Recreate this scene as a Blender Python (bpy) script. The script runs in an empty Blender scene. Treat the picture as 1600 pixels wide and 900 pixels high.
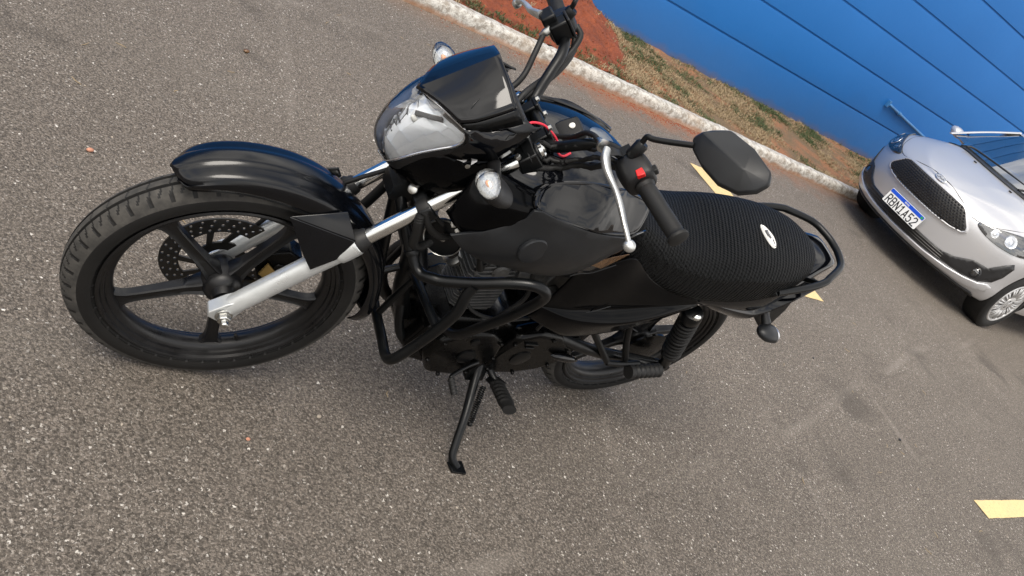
import bpy, bmesh, math, random
import numpy as np
from mathutils import Vector, Matrix, geometry
from mathutils.bvhtree import BVHTree
random.seed(7); rng = np.random.default_rng(7)
R_ = math.radians
SC = bpy.context.scene
COL = SC.collection
# ------------------------------------------------------------------ camera
CAM_H = 1.4255
cam = bpy.data.cameras.new('camera'); co = bpy.data.objects.new('camera', cam); COL.objects.link(co)
cam.sensor_width = 36; cam.lens = 1342.51/1600*36; cam.clip_start = .05; cam.clip_end = 2000
Rc = np.array([[0.7513769834627, -0.3784199255751901, 0.540583933029979], [0.15691901688897614, -0.6932558834752324, -0.7034008118886215], [0.6409438749696346, 0.6133470795191271, -0.4615152318009309]])
mw = Matrix.Identity(4)
for i in range(3):
    mw[i][0] = Rc[0][i]; mw[i][1] = -Rc[1][i]; mw[i][2] = -Rc[2][i]
mw[2][3] = CAM_H
co.matrix_world = mw; SC.camera = co
# ------------------------------------------------------------------ light
SUN_EL, SUN_AZ = R_(58), R_(215)       # azimuth of the direction towards the sun, from +X counter-clockwise
W = bpy.data.worlds.new('World'); SC.world = W; W.use_nodes = True
wn, wl = W.node_tree.nodes, W.node_tree.links
for n in list(wn): wn.remove(n)
wo = wn.new('ShaderNodeOutputWorld'); bg = wn.new('ShaderNodeBackground'); sky = wn.new('ShaderNodeTexSky')
sky.sky_type = 'NISHITA'; sky.sun_disc = False; sky.sun_elevation = SUN_EL; sky.sun_rotation = R_(90) - SUN_AZ
sky.air_density = 1.0; sky.dust_density = 2.0
bg.inputs['Strength'].default_value = .12
# clouds: bright broken cover mixed over the blue by direction
tc = wn.new('ShaderNodeTexCoord'); mp = wn.new('ShaderNodeMapping'); mp.inputs['Scale'].default_value = (1, 1, 2.2)
nz = wn.new('ShaderNodeTexNoise'); nz.inputs['Scale'].default_value = 2.3; nz.inputs['Detail'].default_value = 8; nz.inputs['Roughness'].default_value = .58
rp = wn.new('ShaderNodeValToRGB'); rp.color_ramp.elements[0].position = .34; rp.color_ramp.elements[1].position = .50
cr = wn.new('ShaderNodeValToRGB'); cr.color_ramp.elements[0].position = .42; cr.color_ramp.elements[0].color = (4.6, 4.5, 4.4, 1); cr.color_ramp.elements[1].position = .72; cr.color_ramp.elements[1].color = (11.5, 11.0, 10.4, 1)
mx = wn.new('ShaderNodeMix'); mx.data_type = 'RGBA'
wl.new(tc.outputs['Generated'], mp.inputs[0]); wl.new(mp.outputs[0], nz.inputs[0]); wl.new(nz.outputs['Fac'], rp.inputs[0]); wl.new(nz.outputs['Fac'], cr.inputs[0])
wl.new(rp.outputs[0], mx.inputs['Factor']); wl.new(sky.outputs[0], mx.inputs['A']); wl.new(cr.outputs[0], mx.inputs['B'])
wl.new(mx.outputs['Result'], bg.inputs[0]); wl.new(bg.outputs[0], wo.inputs[0])
sl = bpy.data.lights.new('sun', 'SUN'); sl.energy = 1.6; sl.angle = R_(30); sl.color = (1, .93, .84)
so = bpy.data.objects.new('sun', sl); COL.objects.link(so)
sd = Vector((math.cos(SUN_EL)*math.cos(SUN_AZ), math.cos(SUN_EL)*math.sin(SUN_AZ), math.sin(SUN_EL)))
so.rotation_euler = sd.to_track_quat('Z', 'Y').to_euler()
SC.view_settings.view_transform = 'Standard'; SC.view_settings.look = 'None'; SC.view_settings.exposure = 1.05; SC.view_settings.gamma = 1
SC.render.resolution_x = 1024; SC.render.resolution_y = 576

# ------------------------------------------------------------------ materials
class NT:
    def __init__(s, name):
        s.m = bpy.data.materials.new(name); s.m.use_nodes = True; s.t = s.m.node_tree; s.n = s.t.nodes; s.l = s.t.links
        s.b = s.n['Principled BSDF']; s.tc = s.n.new('ShaderNodeTexCoord')
    def node(s, t, **k):
        n = s.n.new(t)
        for a, v in k.items():
            if a.startswith('i_'): s.inp(n, a[2:].replace('_', ' '), v)
            else: setattr(n, a, v)
        return n
    def inp(s, n, k, v):
        i = n.inputs[int(k)] if k.isdigit() else n.inputs[k]
        if hasattr(v, 'links') or hasattr(v, 'is_output'): s.l.new(v, i)
        else: i.default_value = v
    def noise(s, scale, detail=4, rough=.5, vec=None, sc3=None):
        n = s.node('ShaderNodeTexNoise', i_Scale=scale, i_Detail=detail, i_Roughness=rough)
        v = vec or s.tc.outputs['Object']
        if sc3:
            mpn = s.node('ShaderNodeMapping'); s.l.new(v, mpn.inputs[0]); mpn.inputs['Scale'].default_value = sc3; v = mpn.outputs[0]
        s.l.new(v, n.inputs['Vector']); return n.outputs['Fac']
    def ramp(s, f, *st):
        r = s.node('ShaderNodeValToRGB'); s.l.new(f, r.inputs[0]); e = r.color_ramp.elements
        while len(e) < len(st): e.new(.5)
        for x, (p, c) in zip(e, st): x.position = p; x.color = (c if isinstance(c, tuple) else (c, c, c)) + (1,)
        return r.outputs[0]
    def mix(s, f, a, b, mode='MIX'):
        m = s.node('ShaderNodeMix', data_type='RGBA', blend_type=mode)
        for k, v in (('Factor', f), ('A', a), ('B', b)):
            i = m.inputs[k]
            if k != 'Factor' : i = [q for q in m.inputs if q.name == k and q.type == 'RGBA'][0]
            if hasattr(v, 'is_output'): s.l.new(v, i)
            else: i.default_value = (v + (1,)) if isinstance(v, tuple) else v
        return [o for o in m.outputs if o.type == 'RGBA'][0]
    def math(s, op, a, b=0.):
        m = s.node('ShaderNodeMath', operation=op)
        for i, v in ((0, a), (1, b)):
            if hasattr(v, 'is_output'): s.l.new(v, m.inputs[i])
            else: m.inputs[i].default_value = v
        return m.outputs[0]
    def bump(s, h, strength=.3, dist=.002, prev=None):
        b = s.node('ShaderNodeBump', i_Strength=strength, i_Distance=dist); s.l.new(h, b.inputs['Height'])
        if prev: s.l.new(prev, b.inputs['Normal'])
        s.l.new(b.outputs[0], s.b.inputs['Normal']); return b.outputs[0]
    def set(s, **k):
        for a, v in k.items():
            a = a.replace('_', ' ')
            if isinstance(v, tuple): v = v + (1,)
            s.inp(s.b, a, v)
        return s
def simple(name, col, rough=.5, metal=0., coat=0., var=.25, nscale=12, bump=0, spec=.5, rvar=.12, bscale=300):
    t = NT(name); f = t.noise(nscale, 6, .6)
    lo = tuple(c*(1-var) for c in col); hi = tuple(c*(1+var) for c in col)
    t.set(Base_Color=t.ramp(f, (.3, lo), (.7, hi)), Metallic=metal, Coat_Weight=coat, Specular_IOR_Level=spec)
    t.set(Roughness=t.ramp(t.noise(nscale*2.3, 5), (.3, max(0, rough-rvar)), (.7, rough+rvar)))
    if coat: t.set(Coat_Roughness=.04)
    if bump: t.bump(t.noise(bscale, 3), bump, .001)
    return t.m
M = {}
M['gloss'] = simple('gloss_black_paint', (.0016, .0019, .0028), .06, rvar=.03, var=.3, spec=.42)
M['frame'] = simple('satin_black_paint', (.0022, .0026, .0030), .34, var=.3, rvar=.08, spec=.27)
M['guard'] = simple('mudguard_paint', (.0016, .0020, .0030), .19, rvar=.05, var=.3, spec=.38)
M['cover'] = simple('dark_gloss_side_plastic', (.0010, .0011, .0014), .11, rvar=.04, spec=.10)
M['matte'] = simple('matte_black_plastic', (.0085, .0095, .0110), .42, bump=.08, rvar=.05, spec=.35)
M['plastic'] = simple('dark_plastic', (.005, .005, .0055), .48, rvar=.1, bump=.1, spec=.35)
M['rubber'] = simple('black_rubber', (.006, .006, .006), .58, bump=.15, spec=.35)
M['wheel'] = simple('black_wheel_paint', (.004, .004, .0045), .38, var=.4, spec=.4)
M['alu'] = simple('cast_aluminium_paint', (.56, .58, .58), .36, metal=.6, bump=.12, bscale=500, var=.1)
M['lever'] = simple('worn_polished_alloy', (.55, .56, .55), .36, metal=.85, bump=.15, bscale=160)
M['chrome'] = simple('chrome', (.66, .67, .66), .15, metal=1, var=.04, rvar=.04)
M['steel'] = simple('zinc_steel', (.42, .42, .40), .35, metal=1, var=.25)
M['disc'] = simple('dark_brake_steel', (.05, .048, .045), .4, metal=.8)
M['fins'] = simple('dusty_engine_alloy', (.10, .10, .098), .55, metal=.5, var=.35, nscale=30)
M['engine'] = simple('black_engine_paint', (.0016, .0016, .0016), .22, var=.4, bump=.1, bscale=200, spec=.16)
M['gold'] = simple('yellow_zinc_bracket', (.32, .21, .07), .45, metal=.5)
M['bronze'] = simple('brown_sticker', (.11, .055, .02), .3, var=.4, nscale=60)
M['red'] = simple('red_plastic', (.55, .012, .012), .4)
M['pinkwire'] = simple('red_wire_sheath', (.62, .025, .05), .45)
M['white'] = simple('white_print', (.75, .74, .70), .5, var=.05)
M['reflector'] = simple('lamp_reflector', (.95, .97, 1.0), .16, metal=.22, var=.06, nscale=30, rvar=.1)
t = NT('ribbed_signal_lens'); wv_ = t.node('ShaderNodeTexWave', wave_type='BANDS', bands_direction='Z', i_Scale=160.); t.l.new(t.tc.outputs['Object'], wv_.inputs['Vector']); t.set(Base_Color=(.93, .93, .92), Transmission_Weight=.88, Roughness=.06, IOR=1.4); t.bump(wv_.outputs['Fac'], .5, .002); M['siglens'] = t.m
M['sigref'] = simple('signal_bowl', (.62, .62, .60), .32, metal=.4, var=.15, nscale=60)
M['amber'] = simple('amber_bulb', (.75, .28, .10), .3)
M['exhaust'] = simple('blackened_exhaust', (.012, .011, .010), .5, metal=.3, var=.5)
def glass(name, rough=.0, col=(1, 1, 1), ior=1.45, w=1.):
    t = NT(name); t.set(Base_Color=col, Transmission_Weight=w, Roughness=rough, IOR=ior); return t.m
M['glass'] = glass('clear_lens', .02, (.97, .985, .99), 1.3)
# thin window pane: mostly see-through, mirror-like at grazing angles
def pane(name, tint, k=.10):
    m = bpy.data.materials.new(name); m.use_nodes = True; n, l = m.node_tree.nodes, m.node_tree.links
    for x in list(n): n.remove(x)
    o = n.new('ShaderNodeOutputMaterial'); mxn = n.new('ShaderNodeMixShader'); tr = n.new('ShaderNodeBsdfTransparent'); gl = n.new('ShaderNodeBsdfGlossy'); lw = n.new('ShaderNodeLayerWeight'); ad = n.new('ShaderNodeMath'); nn = n.new('ShaderNodeTexNoise')
    nn.inputs['Scale'].default_value = 20; rr = n.new('ShaderNodeMath'); rr.operation = 'MULTIPLY'; rr.inputs[1].default_value = .03; l.new(nn.outputs['Fac'], rr.inputs[0]); l.new(rr.outputs[0], gl.inputs['Roughness'])
    tr.inputs[0].default_value = tint + (1,); ad.operation = 'ADD'; ad.inputs[1].default_value = k; lw.inputs[0].default_value = .25
    l.new(lw.outputs['Fresnel'], ad.inputs[0]); l.new(ad.outputs[0], mxn.inputs[0]); l.new(tr.outputs[0], mxn.inputs[1]); l.new(gl.outputs[0], mxn.inputs[2]); l.new(mxn.outputs[0], o.inputs[0]); return m
M['pane'] = pane('windscreen_glass', (.42, .47, .43), .5)
M['lens'] = pane('clear_lens_cover', (.96, .98, .99), .15)
# tyre with dusty tread
t = NT('tyre_rubber'); f = t.noise(9, 6, .6)
t.set(Base_Color=t.ramp(f, (.35, (.0045, .0045, .0045)), (.75, (.010, .0095, .009))), Roughness=.62, Specular_IOR_Level=.3); t.bump(t.noise(500, 2), .15, .0008); M['tyre'] = t.m
t = NT('dusty_tread_rubber'); f = t.noise(40, 6, .6)
t.set(Base_Color=t.ramp(f, (.35, (.022, .021, .019)), (.7, (.055, .051, .045))), Roughness=.85); t.bump(t.noise(700, 2), .3, .001); M['tread'] = t.m
# ribbed mesh seat cover
t = NT('seat_cover_mesh')
def wave_tex(vec, sc, dist, dirn):
    w = t.node('ShaderNodeTexWave', wave_type='BANDS', bands_direction=dirn, i_Scale=sc, i_Distortion=dist, i_Detail=1.5); w.inputs['Detail Scale'].default_value = .25; t.l.new(vec, w.inputs['Vector']); return w.outputs['Fac']
mpn = t.node('ShaderNodeMapping'); t.l.new(t.tc.outputs['Object'], mpn.inputs[0]); mpn.inputs['Rotation'].default_value = (0, 0, R_(24))
w1 = wave_tex(mpn.outputs[0], 27, 3.2, 'X'); w2 = wave_tex(mpn.outputs[0], 40, 3., 'Y')
hh = t.math('ADD', t.math('MULTIPLY', w1, 1.0), t.math('MULTIPLY', w2, .4))
vo = t.node('ShaderNodeTexVoronoi', i_Scale=300.); t.l.new(t.tc.outputs['Object'], vo.inputs['Vector'])
hh = t.math('ADD', hh, t.math('MULTIPLY', vo.outputs['Distance'], .8))
t.set(Base_Color=t.ramp(hh, (.5, (.0004, .0005, .0005)), (1.7, (.0040, .0044, .0048))), Roughness=.5, Specular_IOR_Level=.09); t.bump(hh, 1., .006); M['seat'] = t.m
# asphalt
t = NT('asphalt'); P = t.tc.outputs['Object']
def vor(scale, feat='F1', rnd=1.):
    v = t.node('ShaderNodeTexVoronoi', feature=feat, i_Scale=scale, i_Randomness=rnd, voronoi_dimensions='2D'); t.l.new(wv, v.inputs['Vector']); return v
wn_ = t.node('ShaderNodeTexNoise', i_Scale=190., i_Detail=3.); t.l.new(P, wn_.inputs['Vector'])
av = t.node('ShaderNodeVectorMath', operation='MULTIPLY_ADD'); t.l.new(wn_.outputs['Color'], av.inputs[0]); av.inputs[1].default_value = (.013, .013, 0); t.l.new(P, av.inputs[2]); wv = av.outputs[0]
sepx = t.node('ShaderNodeSeparateXYZ'); t.l.new(P, sepx.inputs[0])
big = t.noise(.8, 6, .62); mid = t.noise(4.5, 7, .7); fine = t.noise(150, 6, .75); gran = t.noise(48, 5, .7)
yw = t.ramp(t.math('ADD', t.math('MULTIPLY', sepx.outputs[1], .25), t.math('MULTIPLY', t.math('SUBTRACT', big, .5), .9)), (.18, 0.), (.80, 1.))
base = t.mix(yw, (.078, .067, .053), (.182, .156, .126))
base = t.mix(t.math('MULTIPLY', t.ramp(mid, (.38, 0.), (.62, 1.)), .38), base, (.165, .140, .114))
# packed stones of varied tone in dark binder
va = vor(185); sa_ = t.node('ShaderNodeSeparateColor'); t.l.new(va.outputs['Color'], sa_.inputs[0])
stone = t.mix(sa_.outputs[0], (.045, .037, .030), (.32, .27, .228)); base = t.mix(.50, base, stone)
base = t.mix(t.ramp(va.outputs['Distance'], (.35, 0.), (.62, .45)), base, (.034, .028, .022))
base = t.mix(t.math('MULTIPLY', t.ramp(fine, (.40, 1.), (.54, 0.)), .50), base, (.030, .025, .020))
base = t.mix(t.math('MULTIPLY', t.ramp(fine, (.52, 0.), (.66, 1.)), .50), base, (.38, .335, .29))
base = t.mix(t.math('MULTIPLY', t.ramp(gran, (.36, 1.), (.50, 0.)), .24), base, (.050, .042, .034))
dirt = t.ramp(t.noise(1.3, 5, .6, sc3=(.5, 1.6, 1)), (.52, 0.), (.72, 1.)); base = t.mix(t.math('MULTIPLY', dirt, .30), base, (.165, .145, .120))
def chips(scale, thr, rad, soft=.06):
    v = vor(scale); sep = t.node('ShaderNodeSeparateColor'); t.l.new(v.outputs['Color'], sep.inputs[0])
    a = t.math('GREATER_THAN', sep.outputs[0], thr); rr_ = t.math('MULTIPLY', sep.outputs[1], rad)
    d = t.math('LESS_THAN', v.outputs['Distance'], rr_); return t.math('MULTIPLY', a, d), sep.outputs[2], v
c1, k1, v1 = chips(130, .85, .40); c2, k2, v2 = chips(250, .70, .55); c3, k3, v3 = chips(66, .94, .25)
cm = t.ramp(t.noise(1.1, 5, .6), (.36, .35), (.62, 1.)); base = t.mix(t.math('MULTIPLY', t.math('MULTIPLY', c2, .6), cm), base, t.mix(k2, (.22, .19, .16), (.55, .50, .44)))
base = t.mix(t.math('MULTIPLY', t.math('MULTIPLY', c1, .85), cm), base, t.mix(k1, (.25, .22, .19), (.70, .66, .60)))
base = t.mix(c3, base, t.mix(k3, (.25, .22, .18), (.72, .68, .62)))
# dark specks and a few oil spots
c4, k4, v4 = chips(75, .8, .42); base = t.mix(t.math('MULTIPLY', c4, .35), base, (.022, .020, .018))
oil = t.ramp(t.noise(2.1, 3, .5), (.60, 0.), (.72, 1.)); base = t.mix(t.math('MULTIPLY', oil, .5), base, (.045, .038, .031))
# pale scuffs running in curved lines
def scuff(sc3, ang, s_, lo, hi, dist=1.2):
    m_ = t.node('ShaderNodeMapping'); t.l.new(P, m_.inputs[0]); m_.inputs['Rotation'].default_value = (0, 0, ang)
    w = t.node('ShaderNodeTexWave', wave_type='BANDS', bands_direction='X', i_Scale=s_, i_Distortion=dist, i_Detail=2.); w.inputs['Detail Scale'].default_value = .6; t.l.new(m_.outputs[0], w.inputs['Vector'])
    return t.math('MULTIPLY', t.ramp(w.outputs['Fac'], (lo, 0.), (hi, 1.)), t.ramp(t.noise(1.7, 4), (.48, 0.), (.68, 1.)))
sc_ = t.math('MAXIMUM', scuff(None, R_(15), .30, .992, .9995, 3.), scuff(None, R_(75), .26, .992, .9995, 4.))
base = t.mix(t.math('MULTIPLY', sc_, .28), base, (.30, .265, .23))
# red soil washed against the kerb
edge = t.math('ADD', sepx.outputs[1], t.math('MULTIPLY', t.math('SUBTRACT', t.noise(4.5, 6, .65), .5), .9))
redf = t.ramp(t.math('MULTIPLY', edge, .2), (.800, 0.), (.862, 1.))
xm = t.ramp(t.math('MULTIPLY', sepx.outputs[0], .1), (.30, .15), (.42, 1.), (.56, .55), (.70, .35))
base = t.mix(t.math('MULTIPLY', redf, t.math('MULTIPLY', xm, .8)), base, (.28, .115, .055))
t.set(Base_Color=base, Roughness=t.ramp(fine, (.3, .72), (.7, .95)), Specular_IOR_Level=.35)
hgt = t.math('ADD', t.math('MULTIPLY', fine, 1.1), t.math('ADD', t.math('MULTIPLY', va.outputs['Distance'], -.8), t.math('MULTIPLY', gran, 1.3)))
t.bump(hgt, .85, .0045); M['asphalt'] = t.m
# yellow road paint
t = NT('yellow_road_paint'); f = t.noise(60, 6, .7); wr_ = t.ramp(t.noise(90, 6, .75), (.56, 0.), (.62, 1.)); wr2 = t.ramp(t.noise(7, 5, .6), (.45, 0.), (.7, 1.))
c = t.mix(f, (.54, .39, .17), (.66, .51, .26)); c = t.mix(t.math('MULTIPLY', wr2, .35), c, (.45, .36, .22)); c = t.mix(t.math('MULTIPLY', wr_, .5), c, (.20, .16, .11))
t.set(Base_Color=c, Roughness=.8); t.bump(t.noise(130, 4), .5, .003); M['yellow'] = t.m
# white-washed worn concrete kerb
t = NT('whitewashed_concrete'); a = t.noise(22, 8, .72); b = t.noise(5, 5, .6); g = t.noise(130, 4, .6)
c = t.mix(t.ramp(a, (.42, 0.), (.56, 1.)), (.27, .245, .21), (.56, .545, .505)); c = t.mix(t.math('MULTIPLY', t.ramp(b, (.5, 0.), (.75, 1.)), .5), c, (.34, .25, .17)); c = t.mix(t.math('MULTIPLY', t.ramp(g, (.35, 1.), (.5, 0.)), .45), c, (.12, .10, .085))
spz = t.node('ShaderNodeSeparateXYZ'); t.l.new(t.tc.outputs['Object'], spz.inputs[0])
lowd = t.ramp(t.math('ADD', spz.outputs[2], t.math('MULTIPLY', t.math('SUBTRACT', t.noise(9, 5), .5), .06)), (.012, 1.), (.035, 0.)); c = t.mix(t.math('MULTIPLY', lowd, .75), c, (.33, .17, .09))
t.set(Base_Color=c, Roughness=.9); t.bump(t.math('ADD', a, t.math('MULTIPLY', g, .6)), .9, .008); M['kerb'] = t.m
# soil
t = NT('verge_soil'); a = t.noise(3.2, 7, .65); g = t.noise(70, 6, .7)
c = t.mix(t.ramp(a, (.42, 0.), (.60, 1.)), (.22, .150, .080), (.40, .175, .080)); c = t.mix(t.ramp(g, (.35, .7), (.6, 0.)), c, (.09, .06, .035))
sp = t.node('ShaderNodeSeparateXYZ'); t.l.new(t.tc.outputs['Object'], sp.inputs[0])
t.set(Base_Color=c, Roughness=.95); t.bump(t.noise(38, 8, .75), 1., .03); M['soil'] = t.m
t = NT('red_earth'); a = t.noise(14, 8, .7); g = t.noise(90, 6, .7)
c = t.mix(a, (.20, .040, .014), (.40, .105, .040)); c = t.mix(t.ramp(g, (.30, .7), (.5, 0.)), c, (.10, .022, .010))
v = t.node('ShaderNodeTexVoronoi', i_Scale=55.); t.l.new(t.tc.outputs['Object'], v.inputs['Vector']); s_ = t.node('ShaderNodeSeparateColor'); t.l.new(v.outputs['Color'], s_.inputs[0])
c = t.mix(t.ramp(t.noise(5, 5, .6), (.45, 0.), (.65, .6)), c, (.13, .032, .014))
t.set(Base_Color=c, Roughness=.95); t.bump(t.noise(40, 8, .75), 1., .03); M['red_earth'] = t.m
def blade(name, c1, c2):
    t = NT(name); t.set(Base_Color=t.mix(t.noise(6, 4), c1, c2), Roughness=.75); return t.m
M['g_green'] = blade('green_blades', (.035, .060, .018), (.075, .105, .035))
M['g_dry'] = blade('dry_blades', (.22, .16, .085), (.38, .29, .17))
M['g_olive'] = blade('olive_blades', (.075, .075, .030), (.14, .125, .055))
# blue wall paint
t = NT('blue_wall_paint'); a = t.noise(1.1, 6, .55); g = t.noise(25, 5, .6)
c = t.mix(a, (.014, .118, .365), (.019, .140, .42)); sp = t.node('ShaderNodeSeparateXYZ'); t.l.new(t.tc.outputs['Object'], sp.inputs[0])
dz = t.ramp(t.math('ADD', sp.outputs[2], t.math('MULTIPLY', t.math('SUBTRACT', t.noise(1.6, 5, .6), .5), .55)), (.12, 1.), (.62, 0.)); c = t.mix(t.math('MULTIPLY', dz, .30), c, (.060, .105, .20))
dz2 = t.ramp(t.math('ADD', sp.outputs[2], t.math('MULTIPLY', t.math('SUBTRACT', t.noise(7, 6, .6), .5), .12)), (.10, 1.), (.18, 0.)); c = t.mix(t.math('MULTIPLY', dz2, .6), c, (.13, .10, .10))
c = t.mix(t.math('MULTIPLY', t.ramp(g, (.62, 0.), (.8, 1.)), .25), c, (.03, .16, .46))
t.set(Base_Color=c, Roughness=.6, Specular_IOR_Level=.16); t.bump(t.noise(9, 6, .6), .35, .006); M['wall'] = t.m
M['pipe'] = simple('blue_painted_pipe', (.03, .14, .33), .45, var=.2)
# car materials
t = NT('silver_car_paint'); t.set(Base_Color=t.mix(t.noise(3, 3), (.50, .505, .52), (.56, .56, .575)), Metallic=.55, Roughness=.33, Coat_Weight=.8, Coat_Roughness=.06); t.bump(t.noise(900, 1), .03, .0005); M['silver'] = t.m
M['carblack'] = simple('car_black_trim', (.012, .012, .013), .42, bump=.1)
M['cargrille'] = simple('grille_black', (.015, .014, .013), .4)
M['headl'] = simple('headlamp_bowl', (.55, .56, .58), .18, metal=.9, var=.3, nscale=18)
M['headdark'] = simple('headlamp_bezel', (.06, .06, .062), .3, metal=.3)
M['hub'] = simple('silver_wheel_cover', (.50, .50, .50), .36, metal=.6)
M['interior'] = simple('grey_interior', (.12, .115, .105), .8)
M['interior2'] = simple('light_interior', (.25, .25, .24), .8)
M['plate'] = simple('number_plate_white', (.72, .73, .72), .4, var=.03)
M['plateblue'] = simple('number_plate_blue', (.01, .07, .50), .4, var=.05)
M['ink'] = simple('black_print', (.01, .01, .012), .5)
M['green'] = simple('flag_green', (.03, .28, .08), .5)
M['stone'] = simple('pale_stone', (.30, .26, .21), .8, var=.3, nscale=200)
M['stone2'] = simple('pink_stone', (.42, .20, .13), .8, var=.3, nscale=200)
M['darkwell'] = simple('black_wheel_well', (.008, .008, .008), .8)

# ------------------------------------------------------------------ mesh helpers
def A(*p): return np.array(p, float)
def cat(pts, k=6, closed=False):
    pts = [np.array(p, float) for p in pts]; n = len(pts); out = []
    if n < 3 and not closed: k_ = k; return [pts[0]+(pts[-1]-pts[0])*i/k for i in range(k+1)]
    g = (lambda i: pts[i % n]) if closed else (lambda i: pts[i] if 0 <= i < n else (2*pts[0]-pts[1] if i < 0 else 2*pts[-1]-pts[-2]))
    for i in range(n if closed else n-1):
        a, b, c, d = g(i-1), g(i), g(i+1), g(i+2)
        for j in range(k):
            t = j/k; out.append(.5*((2*b)+(c-a)*t+(2*a-5*b+4*c-d)*t*t+(3*b-a-3*c+d)*t**3))
    if not closed: out.append(pts[-1])
    return out
class MB:
    def __init__(s): s.v = []; s.f = []; s.mi = []; s.cur = 0
    def add(s, vs, fs):
        o = len(s.v); s.v += [np.array(p, float) for p in vs]; s.f += [tuple(i+o for i in f) for f in fs]; s.mi += [s.cur]*len(fs); return s
    def grid(s, rows, cu=False, cv=False, capu=False):
        n, m = len(rows), len(rows[0]); vs = [p for r in rows for p in r]; fs = []
        for i in range(n if cu else n-1):
            for j in range(m if cv else m-1):
                a, b = i*m+j, i*m+(j+1) % m; c, d = ((i+1) % n)*m+(j+1) % m, ((i+1) % n)*m+j; fs.append((a, b, c, d))
        if capu: fs.append(tuple(range(m))[::-1]); fs.append(tuple((n-1)*m+j for j in range(m)))
        return s.add(vs, fs)
    def surf(s, rows, ku=4, kv=4, cv=False, capu=False):
        rr = [cat(r, kv, cv) for r in rows]; m = len(rr[0]); cols = [cat([r[j] for r in rr], ku) for j in range(m)]
        return s.grid([[cols[j][i] for j in range(m)] for i in range(len(cols[0]))], cv=cv, capu=capu)
    def tube(s, pts, r, seg=12, k=6, sm=True, flat=1.):
        n0 = len(pts); P_ = cat(pts, k) if sm and len(pts) > 2 else [np.array(p, float) for p in pts]
        rs = r if hasattr(r, '__len__') else [r]*n0
        if sm and len(pts) > 2: rs = np.interp(np.arange(len(P_))/k, range(n0), rs)
        T = [P_[min(i+1, len(P_)-1)]-P_[max(i-1, 0)] for i in range(len(P_))]; T = [x/(np.linalg.norm(x)+1e-12) for x in T]
        u = np.cross(T[0], A(0, 0, 1));
        if np.linalg.norm(u) < .1: u = np.cross(T[0], A(0, 1, 0))
        u /= np.linalg.norm(u); rows = []
        for p, tt, rad in zip(P_, T, rs):
            u = u-tt*(u@tt); u /= np.linalg.norm(u); w = np.cross(tt, u)
            rows.append([p+rad*(math.cos(a)*u+flat*math.sin(a)*w) for a in np.linspace(0, 2*math.pi, seg, endpoint=False)])
        return s.grid(rows, cv=True, capu=True)
    def lathe(s, prof, c, ax, seg=32, closed=False, ref=None, fr=None):
        ax = np.array(ax, float); ax /= np.linalg.norm(ax); e1 = np.cross(ax, A(0, 0, 1) if abs(ax[2]) < .9 else A(1, 0, 0)); e1 /= np.linalg.norm(e1); e2 = np.cross(ax, e1)
        rows = []
        for r, h in prof: rows.append([np.array(c)+ax*h+r*(math.cos(a)*e1+math.sin(a)*e2) for a in np.linspace(0, 2*math.pi, seg, endpoint=False)])
        return s.grid(rows, cu=closed, cv=True, capu=(not closed))
    def box(s, c, sz, rot=None, taper=1.):
        vs = []
        for z in (-.5, .5):
            k = 1 if z < 0 else taper
            for x, y in ((-.5, -.5), (.5, -.5), (.5, .5), (-.5, .5)):
                p = A(x*k*sz[0], y*k*sz[1], z*sz[2]); p = rot@p if rot is not None else p; vs.append(p+np.array(c))
        return s.add(vs, [(3, 2, 1, 0), (4, 5, 6, 7), (0, 1, 5, 4), (1, 2, 6, 5), (2, 3, 7, 6), (3, 0, 4, 7)])
    def prism(s, pts, d):
        pts = [np.array(p, float) for p in pts]; d = np.array(d, float); n = len(pts)
        return s.add([p-d/2 for p in pts]+[p+d/2 for p in pts], [tuple(range(n))[::-1], tuple(range(n, 2*n))]+[(i, (i+1) % n, n+(i+1) % n, n+i) for i in range(n)])
    def ell(s, c, r, rot=None, seg=16, rings=10):
        rows = []
        for i in range(1, rings):
            th = math.pi*i/rings; rows.append([np.array(c)+((rot@A(r[0]*math.sin(th)*math.cos(a), r[1]*math.sin(th)*math.sin(a), r[2]*math.cos(th))) if rot is not None else A(r[0]*math.sin(th)*math.cos(a), r[1]*math.sin(th)*math.sin(a), r[2]*math.cos(th))) for a in np.linspace(0, 2*math.pi, seg, endpoint=False)])
        return s.grid(rows, cv=True, capu=True)
    def build(s, name, mats, parent=None, X=None, smooth=True, bevel=0, sub=0, solid=0, angle=40, offset=0, bseg=2):
        me = bpy.data.meshes.new(name); vs = s.v if X is None else [X(p) for p in s.v]
        me.from_pydata([tuple(map(float, p)) for p in vs], [], s.f)
        mats = mats if isinstance(mats, (list, tuple)) else [mats]
        for m_ in mats: me.materials.append(m_)
        if len(mats) > 1: me.polygons.foreach_set('material_index', s.mi)
        bm = bmesh.new(); bm.from_mesh(me); bmesh.ops.remove_doubles(bm, verts=bm.verts, dist=1e-5); bmesh.ops.recalc_face_normals(bm, faces=bm.faces); bm.to_mesh(me); bm.free()
        if smooth:
            me.polygons.foreach_set('use_smooth', [True]*len(me.polygons))
            try: me.set_sharp_from_angle(angle=R_(angle))
            except Exception: pass
        o = bpy.data.objects.new(name, me); COL.objects.link(o)
        if parent: o.parent = parent
        if solid: mo = o.modifiers.new('solid', 'SOLIDIFY'); mo.thickness = solid; mo.offset = offset
        if bevel: mo = o.modifiers.new('bevel', 'BEVEL'); mo.width = bevel; mo.segments = bseg; mo.limit_method = 'ANGLE'; mo.angle_limit = R_(35)
        if sub: mo = o.modifiers.new('sub', 'SUBSURF'); mo.levels = sub; mo.render_levels = sub
        return o
def rotm(ax, a):
    return np.array(Matrix.Rotation(a, 3, ax if isinstance(ax, str) else Vector(ax)))
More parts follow.
